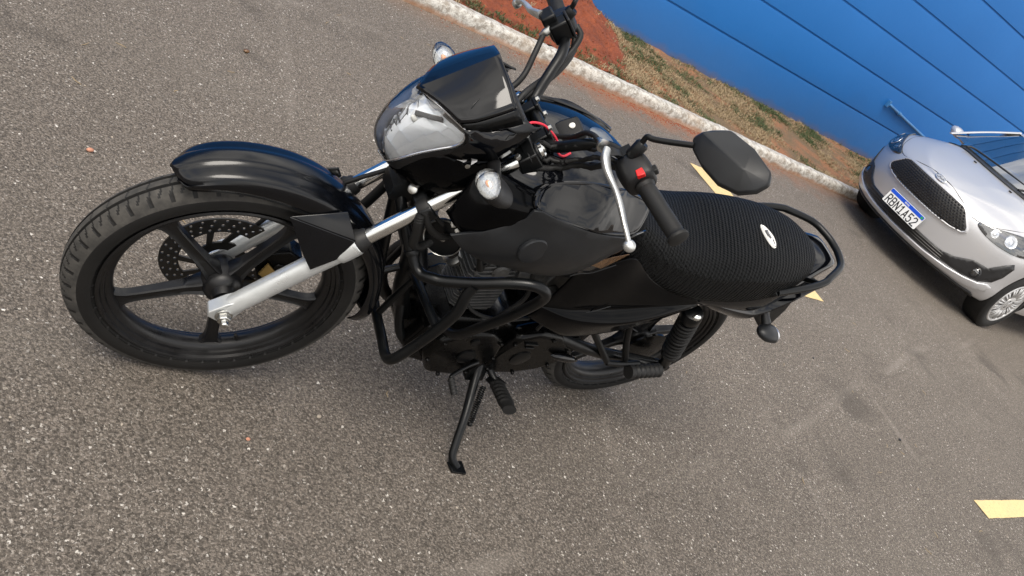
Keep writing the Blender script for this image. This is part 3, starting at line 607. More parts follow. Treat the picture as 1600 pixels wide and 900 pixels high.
# handlebar
hb = [(.728, -.012, 0), (.728, -.012, .055), (.745, -.012, .078), (.785, -.004, .105), (.822, -.001, .135), (.842, -.003, .17), (.849, -.008, .21), (.866, -.030, .372)]
b_ = MB(); b_.tube(fm(hb[:0:-1])+hb, .0112, 16, 5); b_.build('handlebar', M['frame'], bike, FK)
gd = A(.866-.853, -.030+.010, .372-.235); gd /= np.linalg.norm(gd)
for s in (1, -1):
    F2 = lambda p, s=s: FK((p[0], p[1], p[2]*s))
    b_ = MB(); L0 = A(.8535, -.012, .247); pr = [(.0165, 0), (.0185, .002), (.0185, .006), (.0155, .010), (.0160, .03), (.0155, .06), (.0160, .09), (.0155, .112), (.0165, .118), (.0195, .121), (.0195, .126), (.0130, .129)]
    pr2 = [(r_+(.0007 if (i % 2 and 3 < i < 43) else 0), h_) for i, (h_, r_) in enumerate([(h_, float(np.interp(h_, [q[1] for q in pr], [q[0] for q in pr]))) for h_ in np.linspace(0, .129, 50)])]; b_.lathe(pr2, L0, gd, 28); b_.build('grip', M['rubber'], bike, F2)
    # switch housing
    b_ = MB(); b_.surf([[L0-gd*q+A(x*k*1.0, y*k, 0) for x, y in ((.027, .010), (.022, .024), (.0, .029), (-.022, .024), (-.030, .006), (-.028, -.016), (-.012, -.025), (.010, -.024), (.025, -.012))] for q, k in ((-.002, .72), (.002, .93), (.012, 1.03), (.030, 1.08), (.048, 1.0), (.054, .8))], 3, 3, cv=True, capu=True)
    sw = b_.build('switch_housing', M['plastic'], bike, F2, angle=50)
    if s > 0:
        b_ = MB(); b_.prism([(.8625, .009, .249), (.8475, .0115, .249), (.8490, .0105, .234), (.8620, .0085, .232)], (.001, .022, .006)); b_.build('signal_button', M['red'], sw, FK, bevel=.0015)
        b_ = MB(); b_.box((.881, .000, .238), (.010, .014, .014)); b_.build('lamp_switch', M['rubber'], sw, FK, bevel=.002)
        # brown-black perch and lever with the ball at its tip
        b_ = MB(); b_.box((.846, .008, .186), (.030, .030, .020)); b_.surf([[A(.846, .016, .190)+A(*q) for q in ((.008, -.012, -.007), (.008, -.012, .007), (-.008, .012, .009), (-.008, .012, -.009))], [A(.826, .040, .190)+A(*q) for q in ((.009, -.004, -.008), (.009, -.004, .012), (-.007, .006, .012), (-.007, .006, -.008))], [A(.818, .046, .176)+A(*q) for q in ((.007, -.004, -.004), (.007, -.004, .008), (-.007, .006, .008), (-.007, .006, -.004))]], 2, 1, cv=True, capu=True)
        pc = b_.build('lever_perch', M['frame'], bike, FK, bevel=.003)
        b_ = MB(); b_.lathe([(.0062, 0), (.0062, .010), (.0085, .011), (.0085, .016), (.006, .018)], (.845, .010, .197), (.75, .65, -.1), 6); b_.build('perch_bolt', M['steel'], pc, FK)
        b_ = MB(); b_.lathe([(.010, 0), (.013, .001), (.013, .005), (.008, .007), (.006, .009), (.006, .022), (.0045, .024)], (.819, .044, .176), (-.12, -.1, -1), 18); b_.build('cable_adjuster', M['steel'], pc, FK)
        b_ = MB(); lv = [(.822, .044, .186), (.812, .044, .205), (.806, .040, .228), (.805, .034, .252), (.804, .030, .275), (.800, .024, .300), (.794, .013, .325), (.789, .000, .345), (.7855, -.009, .353)]
        b_.tube(lv, [.0105, .0140, .0120, .0100, .0098, .0090, .0078, .0072, .0070], 14, 5, flat=.62); b_.ell((.7855, -.0095, .355), (.0112, .0112, .0112), seg=16, rings=10); b_.build('clutch_lever', M['lever'], bike, FK)
    else:
        b_ = MB(); b_.box((.842, .018, .182), (.040, .048, .030)); b_.box((.830, .046, .198), (.030, .026, .034)); pc = b_.build('brake_reservoir', M['frame'], bike, F2, bevel=.004)
        b_ = MB(); b_.box((.864, .020, .180), (.006, .052, .034)); b_.build('reservoir_cap', M['plastic'], pc, F2, bevel=.002)
        b_ = MB(); b_.tube([(.800, .030, .178), (.812, .032, .178), (.826, .034, .180)], [.0045, .0085, .0085], 12); b_.build('hose_union', M['steel'], pc, F2)
        b_ = MB(); lv = [(.822, .050, .205), (.812, .046, .228), (.805, .036, .255), (.804, .030, .275), (.800, .024, .300), (.794, .013, .325), (.789, .000, .345), (.7855, -.009, .353)]
        b_.tube(lv, [.0150, .0125, .0100, .0098, .0090, .0078, .0072, .0070], 14, 5, flat=.62); b_.ell((.7855, -.0095, .355), (.0112, .0112, .0112), seg=16, rings=10); b_.build('brake_lever', M['lever'], bike, F2)
        b_ = MB(); b_.tube([(.876, -.018, .212), (.874, -.030, .19), (.84, -.034, .165), (.78, -.020, .12), (.72, .01, .07), (.66, .0, .03)], .0065, 12); b_.build('throttle_cable', M['rubber'], bike, F2)
        b_ = MB(); b_.tube([(.806, .030, .176), (.775, .020, .15), (.735, .008, .12), (.69, .01, .10), (.62, .03, .06)], .0062, 12); b_.build('brake_hose', M['rubber'], bike, F2)
        b_ = MB(); b_.tube([(.866, -.034, .205), (.842, -.044, .17), (.795, -.030, .125), (.74, -.005, .085), (.68, .01, .05)], .0068, 12); b_.build('switch_cable', M['rubber'], bike, F2)
    # mirror
    b_ = MB(); b_.lathe([(.011, 0), (.0125, .004), (.0125, .030), (.0100, .034)], (.853, .018, .202), (.87, .47, -.05), 16); b_.tube([(.866, .026, .202), (.884, .040, .201), (.893, .047, .203), (.899, .045, .211), (.918, .040, .226), (.955, .031, .252)], .0053, 12, 5)
    ms = b_.build('mirror', M['frame'], bike, F2)
    out = [(.960, .030, .235), (.978, .030, .234), (.998, .028, .240), (1.022, .022, .250), (1.040, .012, .300), (1.045, .0, .350), (1.034, -.006, .364), (1.010, -.006, .366), (.982, .0, .357), (.960, .012, .330), (.951, .022, .290), (.951, .028, .255)]
    cc = np.mean(out, 0); b_ = MB()
    hp_ = [np.array(p)+A(0, -.012, 0) for p in out]+[cc+(np.array(p)-cc)*1.01 for p in out]+[A(.978, .046, .247), A(1.006, .026, .338), A(.968, .040, .262)]
    hb2 = bmesh.new(); [hb2.verts.new(p) for p in hp_]; hr = bmesh.ops.convex_hull(hb2, input=hb2.verts); bmesh.ops.delete(hb2, geom=[v for v in hb2.verts if not v.link_faces], context='VERTS'); hb2.verts.index_update(); b_.add([A(*v.co) for v in hb2.verts], [tuple(v.index for v in f.verts) for f in hb2.faces]); hb2.free()
    mh = b_.build('mirror_shell', M['matte'], ms, F2, angle=33, bevel=.006, bseg=3)
    b_ = MB(); b_.add([cc+(np.array(p)-cc)*.93+A(0, -.0125, 0) for p in out], [tuple(range(len(out)))]); b_.build('mirror_glass', M['chrome'], ms, F2, smooth=False)
# clutch cable, wiring, red wire
b_ = MB(); b_.tube([(.815, .043, .158), (.812, .036, .135), (.800, .015, .10), (.775, -.02, .062), (.745, -.03, .03), (.715, -.02, .01), (.66, .0, .0)], .0052, 12); b_.build('clutch_cable', M['rubber'], bike, FK)
for r_, w_, pts in ((.0052, .006, [(.846, -.020, .200), (.822, -.030, .165), (.785, -.045, .125), (.745, -.050, .09), (.705, -.035, .065), (.66, -.03, .05)]), (.0045, .009, [(.838, -.006, .195), (.812, -.010, .155), (.775, -.025, .120), (.735, -.030, .095), (.70, -.015, .082), (.64, -.02, .065)]),
                    (.0060, .005, [(.840, -.024, .19), (.806, -.034, .150), (.765, -.050, .11), (.72, -.045, .09), (.68, -.02, .085), (.63, -.03, .06)]), (.0038, .010, [(.815, .004, .150), (.78, -.005, .11), (.735, .0, .075), (.70, .01, .06), (.65, .0, .05)])):
    pp_ = cat([A(*q) for q in pts], 6); pp_ = [q+A(N(i*.35, r_*900, 1)*w_, N(i*.35, r_*900, 5)*w_, N(i*.35, r_*900, 9)*w_) for i, q in enumerate(pp_)]
    b_ = MB(); b_.tube(pp_, [r_*(1+.10*((i//3) % 2)) for i in range(len(pp_))], 10, sm=False); b_.build('wiring_loom', M['rubber'], bike, FK)
b_ = MB(); b_.tube([(.706, .055, .052), (.722, .045, .046), (.738, .018, .042), (.745, -.018, .052), (.736, -.040, .062), (.742, -.052, .066), (.757, -.060, .060)], .0024, 8); b_.build('loose_wire', M['pinkwire'], bike, FK)
# ignition pod behind the clamps
b_ = MB(); b_.surf([[(.742, -.052, -.020), (.742, -.088, -.018), (.742, -.094, .016), (.742, -.058, .022)], [(.764, -.050, -.024), (.764, -.088, -.022), (.764, -.096, .018), (.764, -.058, .026)], [(.800, -.058, -.022), (.802, -.086, -.020), (.802, -.094, .012), (.798, -.066, .018)]], 3, 1, cv=True, capu=True)
pod = b_.build('ignition_pod', M['plastic'], bike, FK, bevel=.005)
b_ = MB(); b_.lathe([(.0062, 0), (.0062, .003), (.004, .0045)], (.782, -.0575, .0), (.1, 1, .1), 18); b_.build('pod_screw', M['white'], pod, FK)
# gauge housing hidden behind the fly screen
b_ = MB(); b_.surf([[(.66, .02, -.06), (.66, .10, -.055), (.66, .10, .055), (.66, .02, .06)], [(.70, .03, -.065), (.705, .12, -.055), (.705, .12, .055), (.70, .03, .065)], [(.712, .04, -.05), (.718, .11, -.045), (.718, .11, .045), (.712, .04, .05)]], 2, 1, cv=True, capu=True); b_.build('gauge_housing', M['plastic'], bike, FK, bevel=.006)

# headlamp: rows run from the lower tip up, each (height at centre, height at edge, half width, depth at edge, depth at centre)
HL = [(.438, .440, .012, .098, .114), (.448, .453, .032, .110, .150), (.466, .478, .048, .118, .176), (.495, .514, .062, .122, .194), (.524, .550, .077, .123, .202), (.548, .580, .089, .123, .204), (.565, .602, .0945, .130, .200), (.573, .614, .091, .147, .196)]
def hrow(r, n, sc=1., db=0.):
    ac, ae, w, be, bc_ = r; o = []
    for j in range(n):
        u = j/(n-1)*2-1; e = abs(u); a_ = ac+(ae-ac)*e**1.25; b2 = be+(bc_-be)*(1-e**2.3); o.append(A(.525+(a_-.525)*sc, b2+db, u*w*sc))
    return o
edge_l = [hrow(r, 2)[0] for r in HL]; edge_r = [hrow(r, 2)[1] for r in HL]
ring = cat(edge_l[:], 4)+hrow(HL[-1], 15)[1:-1]+cat(edge_r[::-1], 4)+hrow(HL[0], 7)[::-1][1:-1]
b_ = MB(); rows = []
for k, dd in ((.985, -.004), (.98, -.020), (.95, -.034), (.85, -.07), (.5, -.095)): rows.append([A(.525+(p[0]-.525)*k, (p[1] if k > .94 else p[1]*.5+.05)+dd, p[2]*k) for p in ring])
b_.grid(rows, cv=True); hl = b_.build('headlamp', M['plastic'], bike, FK, solid=.002)
b_ = MB(); b_.surf([hrow(r, 15) for r in HL], 4, 2); b_.build('headlamp_lens', M['lens'], hl, FK, angle=80)
# reflector made of flat mirror facets set at different tilts
b_ = MB(); rr2 = np.random.default_rng(3); nc = 7; hr2 = [hrow(r, nc, .975, -.008) for r in HL]
for i in range(len(HL)-1):
    for j in range(nc-1):
        q = [hr2[i][j], hr2[i][j+1], hr2[i+1][j+1], hr2[i+1][j]]; c_ = sum(q)/4; u_ = abs((j+.5)/(nc-1)*2-1); dpt = -.010-.016*(1-u_)-.008*math.sin(i/7*math.pi); tx, ty = rr2.uniform(-.1, .32), rr2.uniform(-.18, .18)
        b_.add([p+A(0, dpt+(p[0]-c_[0])*tx+(p[2]-c_[2])*ty, 0) for p in q], [(0, 1, 2, 3)])
b_.grid([hr2[0], [p+A(0, -.05, 0) for p in hr2[0]]]); b_.grid([hr2[-1], [p+A(0, -.05, 0) for p in hr2[-1]]])
b_.grid([[h[0] for h in hr2], [h[0]+A(0, -.04, 0) for h in hr2]]); b_.grid([[h[-1] for h in hr2], [h[-1]+A(0, -.04, 0) for h in hr2]])
b_.grid([[p+A(0, -.055, 0) for p in h] for h in hr2]); b_.build('reflector', M['reflector'], hl, FK, smooth=False)
b_ = MB(); b_.ell((.535, .160, .018), (.006, .012, .006), seg=14, rings=8); b_.build('bulb', M['white'], hl, FK)
for s in (1, -1):
    b_ = MB(); b_.prism([(.545, .170, .012*s), (.585, .160, .050*s), (.582, .158, .056*s), (.540, .168, .018*s)], (0, .006, 0)); b_.build('reflector_divider', M['headdark'], hl, FK)
b_ = MB()
for i in range(3): b_.box((.484+.011*i, .148+.005*i, -.006), (.003, .003, .020))
b_.build('lens_prisms', M['headdark'], hl, FK)
b_ = MB(); b_.tube([p+A(0, .002, 0) for p in ring]+[ring[0]+A(0, .002, 0)], .0018, 6, sm=False); b_.build('lens_rim', M['headl'], hl, FK)

# fly screen: a gabled cowl with one ridge
def screen(s):
    r = [[(.566, .206, 0), (.585, .196, .030*s), (.600, .182, .058*s), (.612, .164, .086*s)],
         [(.620, .198, 0), (.626, .188, .033*s), (.632, .174, .064*s), (.640, .156, .093*s)],
         [(.675, .191, 0), (.676, .180, .033*s), (.677, .166, .064*s), (.680, .146, .093*s)],
         [(.725, .184, 0), (.722, .172, .032*s), (.718, .158, .061*s), (.712, .137, .090*s)]]
    return r
b_ = MB()
for s in (1, -1): b_.surf(screen(s), 4, 3)
fs_ = b_.build('fly_screen', M['gloss'], bike, FK, solid=.004, angle=20)
for s in (1, -1):
    b_ = MB(); b_.surf([[(.612, .162, .087*s), (.640, .154, .094*s), (.680, .144, .094*s), (.712, .135, .091*s)], [(.612, .140, .088*s), (.640, .128, .093*s), (.678, .112, .093*s), (.708, .096, .088*s)]], 2, 3); b_.build('screen_side', M['frame'], fs_, FK, solid=.003)
b_ = MB(); b_.tube([(.632, .1655, .079), (.645, .170, .070), (.662, .1725, .062)], [.0002, .0030, .0005], 8, 5, flat=.5); b_.build('air_slot', M['frame'], fs_, FK)
for s in (1, -1):
    Z = lambda a, b, c: (a, b, c*s)
    b_ = MB(); panel(b_, [Z(.612, .152, .092), Z(.645, .126, .090), Z(.680, .104, .089), Z(.722, .074, .084), Z(.703, .058, .086), Z(.668, .050, .090), Z(.630, .048, .092), Z(.600, .068, .088), Z(.566, .092, .082), Z(.549, .112, .074), Z(.578, .118, .086), Z(.603, .124, .097)], [Z(.635, .100, .101), Z(.665, .085, .101), Z(.60, .095, .096)], uv=(0, 1), step=.012)
    cs_ = b_.build('cowl_side', M['gloss'], bike, FK, solid=.004, angle=25)
    b_ = MB(); panel(b_, [Z(.441, .086, .014), Z(.472, .096, .042), Z(.520, .108, .062), Z(.549, .108, .073), Z(.568, .088, .081), Z(.602, .064, .087), Z(.632, .044, .090), Z(.625, .0, .094), Z(.575, -.022, .085), Z(.515, -.012, .072), Z(.478, .020, .058), Z(.452, .062, .034)], [Z(.54, .05, .088)], uv=(0, 1), step=.014)
    b_.build('lower_cowl', M['cover'], bike, FK, solid=.003, angle=30)
    b_ = MB(); b_.lathe([(.0062, 0), (.0058, .003), (.003, .004)], FK(Z(.580, .062, .0855)), S_@A(.1, s, .1), 14); b_.build('cowl_screw', M['steel'], cs_)
    b_ = MB(); b_.surf([[Z(.676, .112, .090), Z(.690, .104, .089), Z(.716, .096, .083)], [Z(.690, .090, .0955), Z(.705, .083, .0955), Z(.722, .078, .089)], [Z(.722, .068, .088), Z(.728, .066, .088), Z(.732, .064, .084)]], 3, 3); b_.build('cowl_cap', M['matte'], cs_, FK, solid=.004)
    # front turn signal
    F2 = lambda p, s=s: FK((p[0], p[1], p[2]*s))
    b_ = MB(); b_.tube([(.624, .040, .088), (.622, .050, .120), (.618, .060, .150)], [.013, .011, .012], 12); rows = []
    shape = lambda k, b, da=0: [A(.612+da+.0235*k*math.cos(t), b, .180+.034*k*math.sin(t)-.004*k*math.cos(2*t)) for t in np.linspace(0, 2*math.pi, 18, endpoint=False)]
    b_.surf([shape(1., .092), shape(1.0, .080), shape(.92, .062, .004), shape(.65, .042, .010), shape(.2, .032, .013)], 3, 1, cv=True, capu=True); ts = b_.build('turn_signal', M['plastic'], bike, F2, angle=60)
    b_ = MB(); b_.surf([shape(.97, .092), shape(.93, .102), shape(.75, .112), shape(.42, .119), shape(.08, .121)], 3, 1, cv=True, capu=True); b_.build('signal_lens', M['lens'], ts, F2)
    b_ = MB(); b_.surf([shape(.93, .0925), shape(.8, .088), shape(.5, .082), shape(.1, .080)], 2, 1, cv=True, capu=True); b_.build('signal_reflector', M['sigref'], ts, F2, smooth=False)
    b_ = MB(); b_.ell((.611, .094, .179), (.005, .008, .006), seg=12, rings=8); b_.build('signal_bulb', M['amber'], ts, F2)
# fork clamp with hoses at the left chrome tube
b_ = MB(); b_.lathe([(.019, 0), (.0205, .004), (.0205, .020), (.019, .024)], (.449, 0, .0745), (1, 0, 0), 18); b_.build('hose_clip', M['rubber'], bike, FK)
b_ = MB(); b_.lathe([(.010, 0), (.010, .006), (.007, .008)], (.458, .030, .045), (0, .9, .5), 16); b_.build('yoke_bolt', M['steel'], bike, FK)
b_ = MB(); pts = cat([(.452, .01, .094), (.428, -.02, .098), (.40, -.06, .090), (.405, -.10, .07), (.45, -.12, .05)], 12)
b_.tube(pts, [.0085+.0012*(i % 2) for i in range(len(pts))], 12, sm=False); b_.build('corrugated_sleeve', M['rubber'], bike, FK)
b_ = MB(); pts = cat([(.462, .01, .094), (.450, -.03, .098), (.452, -.075, .090), (.47, -.12, .07)], 10)
b_.tube(pts, [.0065+.001*(i % 2) for i in range(len(pts))], 12, sm=False); b_.build('corrugated_sleeve', M['rubber'], bike, FK)
# fuel tank
def hull(stations, name, mat, ku=4, kv=3, angle=45, bottom=True, **k):
    """stations: (x, [(y, z) from the top centre to the bottom])"""
    b = MB(); rows = []
    for x, half in stations:
        f = [A(x if len(h) < 3 else h[2], h[0], h[1]) for h in half]; rows.append(f+[A(p[0], -p[1], p[2]) for p in f[::-1] if abs(p[1]) > 1e-6])
    b.surf(rows, ku, kv, cv=True, capu=True); return b.build(name, mat, bike, angle=angle, **k)
tank = hull([
    (1.045, [(0, .862), (.045, .858), (.068, .835), (.070, .80), (.05, .765)]),
    (1.02, [(0, .885), (.055, .880), (.092, .855), (.098, .805), (.07, .745)]),
    (.965, [(0, .912), (.065, .906), (.122, .878), (.132, .81), (.10, .72)]),
    (.88, [(0, .933), (.070, .926), (.136, .893), (.150, .815), (.12, .705)]),
    (.78, [(0, .936), (.072, .928), (.134, .893), (.150, .81), (.12, .70)]),
    (.69, [(0, .918), (.066, .910), (.120, .872), (.134, .80), (.11, .70)]),
    (.61, [(0, .880), (.055, .872), (.100, .838), (.112, .775), (.095, .70)]),
    (.55, [(0, .835), (.045, .828), (.080, .800), (.090, .75), (.08, .70)]),
    (.52, [(0, .800), (.035, .795), (.060, .775), (.068, .74), (.06, .71)])], 'fuel_tank', M['gloss'], 5, 4, angle=60)
b_ = MB(); b_.lathe([(.034, .0), (.034, .010), (.030, .013), (.012, .014)], (.80, 0, .932), (.04, 0, 1), 28); b_.build('filler_cap', M['steel'], tank)
for s in (1, -1):
    Z = lambda x, y, z: (x, y*s, z)
    # raised gloss pod along the upper tank side
    o_ = [Z(.990, .140, .862), Z(.985, .128, .878), Z(.955, .118, .896), (.87, .112*s, .915), (.76, .106*s, .917), (.690, .104*s, .905), (.668, .110*s, .895), (.672, .128*s, .875), (.695, .150*s, .852), (.78, .166*s, .848), (.88, .168*s, .850), (.955, .160*s, .850), (.982, .152*s, .853)]
    b_ = MB(); panel(b_, o_, [(.82, .147*s, .890)], uv=(0, 2), step=.012, smooth_k=3)
    b_.build('tank_side_pod', M['gloss'], tank, solid=.012, bevel=.003, angle=35)
    b_ = MB(); o2 = cat([A(*p) for p in o_], 4, True); b_.tube([p+A(0, .003*s, 0) for p in o2]+[o2[0]+A(0, .003*s, 0)], .0042, 8, sm=False); b_.build('pod_edge', M['gloss'], tank)
    # matte shroud with its round boss
    o_ = [Z(1.098, .146, .727), Z(1.045, .152, .760), Z(1.010, .156, .795), Z(.992, .160, .828), Z(.992, .160, .852), Z(.975, .164, .858), Z(.90, .172, .850), Z(.80, .174, .846), Z(.715, .168, .848), Z(.680, .162, .825), Z(.672, .150, .790), Z(.695, .155, .760), Z(.722, .160, .728), Z(.752, .164, .703), Z(.80, .168, .690), Z(.92, .166, .688), Z(1.01, .156, .690), Z(1.055, .150, .702)]
    b_ = MB(); panel(b_, o_, [Z(.86, .192, .77), Z(.95, .186, .76), Z(.77, .184, .775), Z(1.02, .168, .735)], uv=(0, 2), step=.014)
    sh = b_.build('tank_shroud', M['matte'], bike, solid=.006, bevel=.002, angle=40)
    b_ = MB(); b_.lathe([(.032, -.006), (.0325, .0), (.030, .0026), (.015, .0042), (.0, .0046)], Z(.938, .1895, .772), (0, s, .12), 28); b_.build('round_boss', M['matte'], sh)
    # gloss air scoop ahead of the shroud under the signal
    b_ = MB(); b_.surf([[Z(1.085, .060, .850), Z(1.06, .095, .862), Z(1.01, .120, .866), Z(.96, .135, .870)], [Z(1.095, .085, .815), Z(1.065, .125, .822), Z(1.015, .150, .832), Z(.97, .160, .842)], [Z(1.10, .100, .770), Z(1.075, .138, .772), Z(1.02, .155, .775), Z(.97, .165, .78)], [Z(1.095, .095, .735), Z(1.08, .135, .735), Z(1.03, .152, .74), Z(.97, .16, .745)]], 4, 4)
    b_.build('air_scoop', M['cover'], bike, solid=.005)
    # rear tank sticker and side cover
    b_ = MB(); b_.surf([[Z(x, y, z) for y, z in r] for x, r in (
        (.695, [(.134, .690), (.139, .650), (.142, .590), (.143, .555), (.146, .545), (.144, .520), (.138, .500)]),
        (.62, [(.128, .718), (.142, .655), (.149, .590), (.151, .562), (.166, .548), (.166, .525), (.158, .487)]),
        (.55, [(.120, .745), (.139, .675), (.148, .600), (.151, .570), (.174, .555), (.174, .525), (.163, .474)]),
        (.46, [(.118, .704), (.136, .660), (.145, .610), (.149, .585), (.175, .569), (.174, .545), (.163, .495)]),
        (.37, [(.128, .677), (.138, .652), (.144, .625), (.148, .608), (.170, .594), (.168, .575), (.160, .533)]),
        (.28, [(.135, .669), (.140, .657), (.144, .645), (.147, .635), (.158, .624), (.157, .612), (.152, .585)]),
        (.200, [(.137, .660), (.139, .657), (.141, .654), (.142, .652), (.144, .648), (.144, .644), (.142, .636)]))], 6, 4)
    sc2 = b_.build('side_cover', M['cover'], bike, solid=.005, bevel=.001, angle=50)
    b_ = MB(); panel(b_, [Z(.80, .146, .702), Z(.735, .150, .735), Z(.690, .148, .790), Z(.665, .140, .835), Z(.600, .112, .830), (.560, .104*s, .765), Z(.585, .118, .715), Z(.62, .130, .700), Z(.70, .140, .672)], [], uv=(0, 2), step=.016)
    tr_ = b_.build('tank_rear_trim', M['gloss'], bike, solid=.004, angle=40)
    b_ = MB(); b_.add([Z(.712, .152, .728), Z(.690, .152, .748), Z(.662, .146, .757), Z(.592, .1275, .762), Z(.604, .1290, .742), Z(.650, .1420, .712)], [(0, 1, 2, 5), (2, 3, 4, 5)]); b_.build('trim_sticker', M['bronze'], tr_, solid=.001, smooth=False)
    b_ = MB(); b_.tube([Z(.690, .146, .540), Z(.62, .1545, .556), Z(.555, .156, .568), Z(.505, .154, .600)], .0012, 6); b_.build('panel_seam', M['matte'], sc2)
    b_ = MB(); b_.tube([Z(.742, .162, .690), Z(.70, .148, .690), Z(.66, .142, .693), Z(.60, .131, .722)], .0013, 6); b_.build('panel_seam', M['matte'], sc2)
    b_ = MB(); b_.ell((0, 0, 0), (.060, .012, .013), seg=16, rings=10); q_ = rotm('Y', -.12); b_.v = [q_@v+A(.395, .128*s, .322) for v in b_.v]; b_.build('case_highlight_piece', M['gloss'], bike)  # gloss ellipsoid added on the case to catch a sky highlight
# seat
def seat_half(x, w, zt, zb, dz=0): return (x, [(0, zt), (w*.35, zt-.002), (w*.70, zt-.010), (w*.93, zt-.030), (w, zt-.055 if zt-.055 > zb+.01 else zb+.01), (w*.97, zb), (w*.5, zb-.004), (0, zb-.004)])
seat = hull([seat_half(.640, .040, .845, .80), seat_half(.605, .068, .836, .765), seat_half(.55, .092, .812, .715), seat_half(.46, .118, .797, .690), seat_half(.36, .136, .791, .672), seat_half(.26, .148, .797, .668), seat_half(.16, .153, .818, .680), seat_half(.06, .154, .836, .700), seat_half(-.04, .147, .850, .728), seat_half(-.10, .132, .858, .752), seat_half(-.16, .108, .862, .778), seat_half(-.205, .070, .857, .798), seat_half(-.225, .03, .846, .81)], 'seat', M['seat'], 6, 4, angle=80)
b_ = MB(); E_ = lambda k, h: [A(.022+.0165*k*math.cos(t)+.008*k*math.sin(t)*0, .022+.040*k*math.sin(t)-.003*math.cos(t)*k, .8445-.10*abs(.044*k*math.sin(t))*.9-.12*.013*k*math.cos(t)+h) for t in np.linspace(0, 2*math.pi, 36, endpoint=False)]
b_.grid([E_(1, -.010), E_(1, .0015), E_(.94, .003)], cv=True, capu=True); bd = b_.build('seat_badge', M['white'], seat, angle=30)
b_ = MB(); b_.grid([E_(.95, .0030), E_(.90, .0036)], cv=True); b_.build('badge_rim', M['headdark'], bd)
b_ = MB(); b_.prism([(.030, .006, .8462), (.032, .020, .8462), (.024, .034, .8455), (.018, .030, .8458), (.020, .012, .8462), (.016, .004, .8462)], (0, 0, .003)); b_.prism([(.016, .034, .8452), (.020, .050, .8440), (.016, .052, .8440), (.012, .036, .8452)], (0, 0, .003)); b_.build('badge_mark', M['headdark'], bd, smooth=False)
# tail cowl
tail = hull([
    (.20, [(0, .70), (.11, .690), (.138, .668), (.139, .650), (.11, .632), (0, .63)]),
    (.08, [(0, .725), (.11, .712), (.141, .684), (.143, .652), (.11, .622), (0, .62)]),
    (-.04, [(0, .755), (.105, .742), (.137, .706), (.139, .650), (.10, .625), (0, .63)]),
    (-.11, [(0, .776), (.100, .762), (.128, .728), (.130, .668), (.09, .645), (0, .65)]),
    (-.19, [(0, .802), (.088, .788), (.108, .756), (.108, .706), (.075, .69), (0, .69)]),
    (-.26, [(0, .830), (.070, .820), (.082, .786), (.080, .745), (.05, .735), (0, .735)]),
    (-.32, [(0, .842), (.055, .836), (.060, .806), (.054, .780), (.03, .772), (0, .772)]),
    (-.345, [(0, .840), (.045, .836), (.048, .812), (.040, .790), (.02, .785), (0, .785)]),
    (-.350, [(0, .830), (.035, .828), (.038, .812), (.034, .795), (.02, .790), (0, .790)])], 'tail_cowl', M['gloss'], 4, 3, angle=50)
b_ = MB(); b_.surf([[(-.352, -.036, .815), (-.354, 0, .818), (-.352, .036, .815)], [(-.372, -.028, .800), (-.375, 0, .802), (-.372, .028, .800)], [(-.352, -.036, .770), (-.354, 0, .768), (-.352, .036, .770)]], 3, 3); b_.build('tail_lamp', M['red'], bike, solid=.006)
for s in (1, -1):
    b_ = MB(); b_.surf([[A(x, y*s, z) for y, z in r] for x, r in ((.17, [(.132, .668), (.138, .664), (.141, .658), (.135, .645)]), (.05, [(.126, .672), (.138, .662), (.147, .650), (.138, .628)]), (-.05, [(.118, .680), (.136, .662), (.149, .640), (.134, .612)]), (-.09, [(.115, .690), (.133, .674), (.147, .654), (.130, .622)]), (-.14, [(.108, .712), (.128, .704), (.143, .690), (.124, .655)]), (-.20, [(.096, .748), (.118, .746), (.132, .740), (.114, .71)]), (-.27, [(.080, .785), (.100, .792), (.114, .793), (.098, .765)]))], 5, 3)
    b_.build('tail_side', M['gloss'], tail, solid=.003, angle=35)
b_ = MB(); b_.tube([(.0, .130, .640), (-.05, .137, .632), (-.10, .132, .646)], [.003, .006, .003], 8, 5, flat=.5); b_.tube([(-.02, .140, .636), (-.06, .143, .636), (-.09, .139, .644)], [.0006, .0014, .0006], 6, 5); b_.build('seat_lock', M['chrome'], tail)
# grab rail
rl = [(-.03, .150, .764), (-.14, .147, .808), (-.20, .137, .831), (-.228, .124, .841), (-.285, .095, .855), (-.312, .074, .860), (-.326, .050, .862), (-.336, .025, .863)]
rl2 = [(-.339, .0, .863)]+[A(p[0], -p[1], p[2]) for p in rl[::-1]]
b_ = MB(); b_.tube(rl+rl2, .0108, 14, 5); gr = b_.build('grab_rail', M['frame'], bike)
for s in (1, -1):
    b_ = MB(); b_.tube([(-.03, .150*s, .765), (-.025, .143*s, .745), (-.03, .12*s, .725)], .0105, 12); b_.prism([(-.06, .128*s, .720), (.0, .130*s, .715), (.0, .152*s, .766), (-.045, .152*s, .772)], (0, 0, .010)); b_.build('rail_mount', M['frame'], gr, bevel=.003)
    b_ = MB(); b_.tube([(-.19, .134*s, .820), (-.20, .105*s, .795), (-.20, .085*s, .780)], .0075, 10); b_.build('rail_mount', M['frame'], gr)
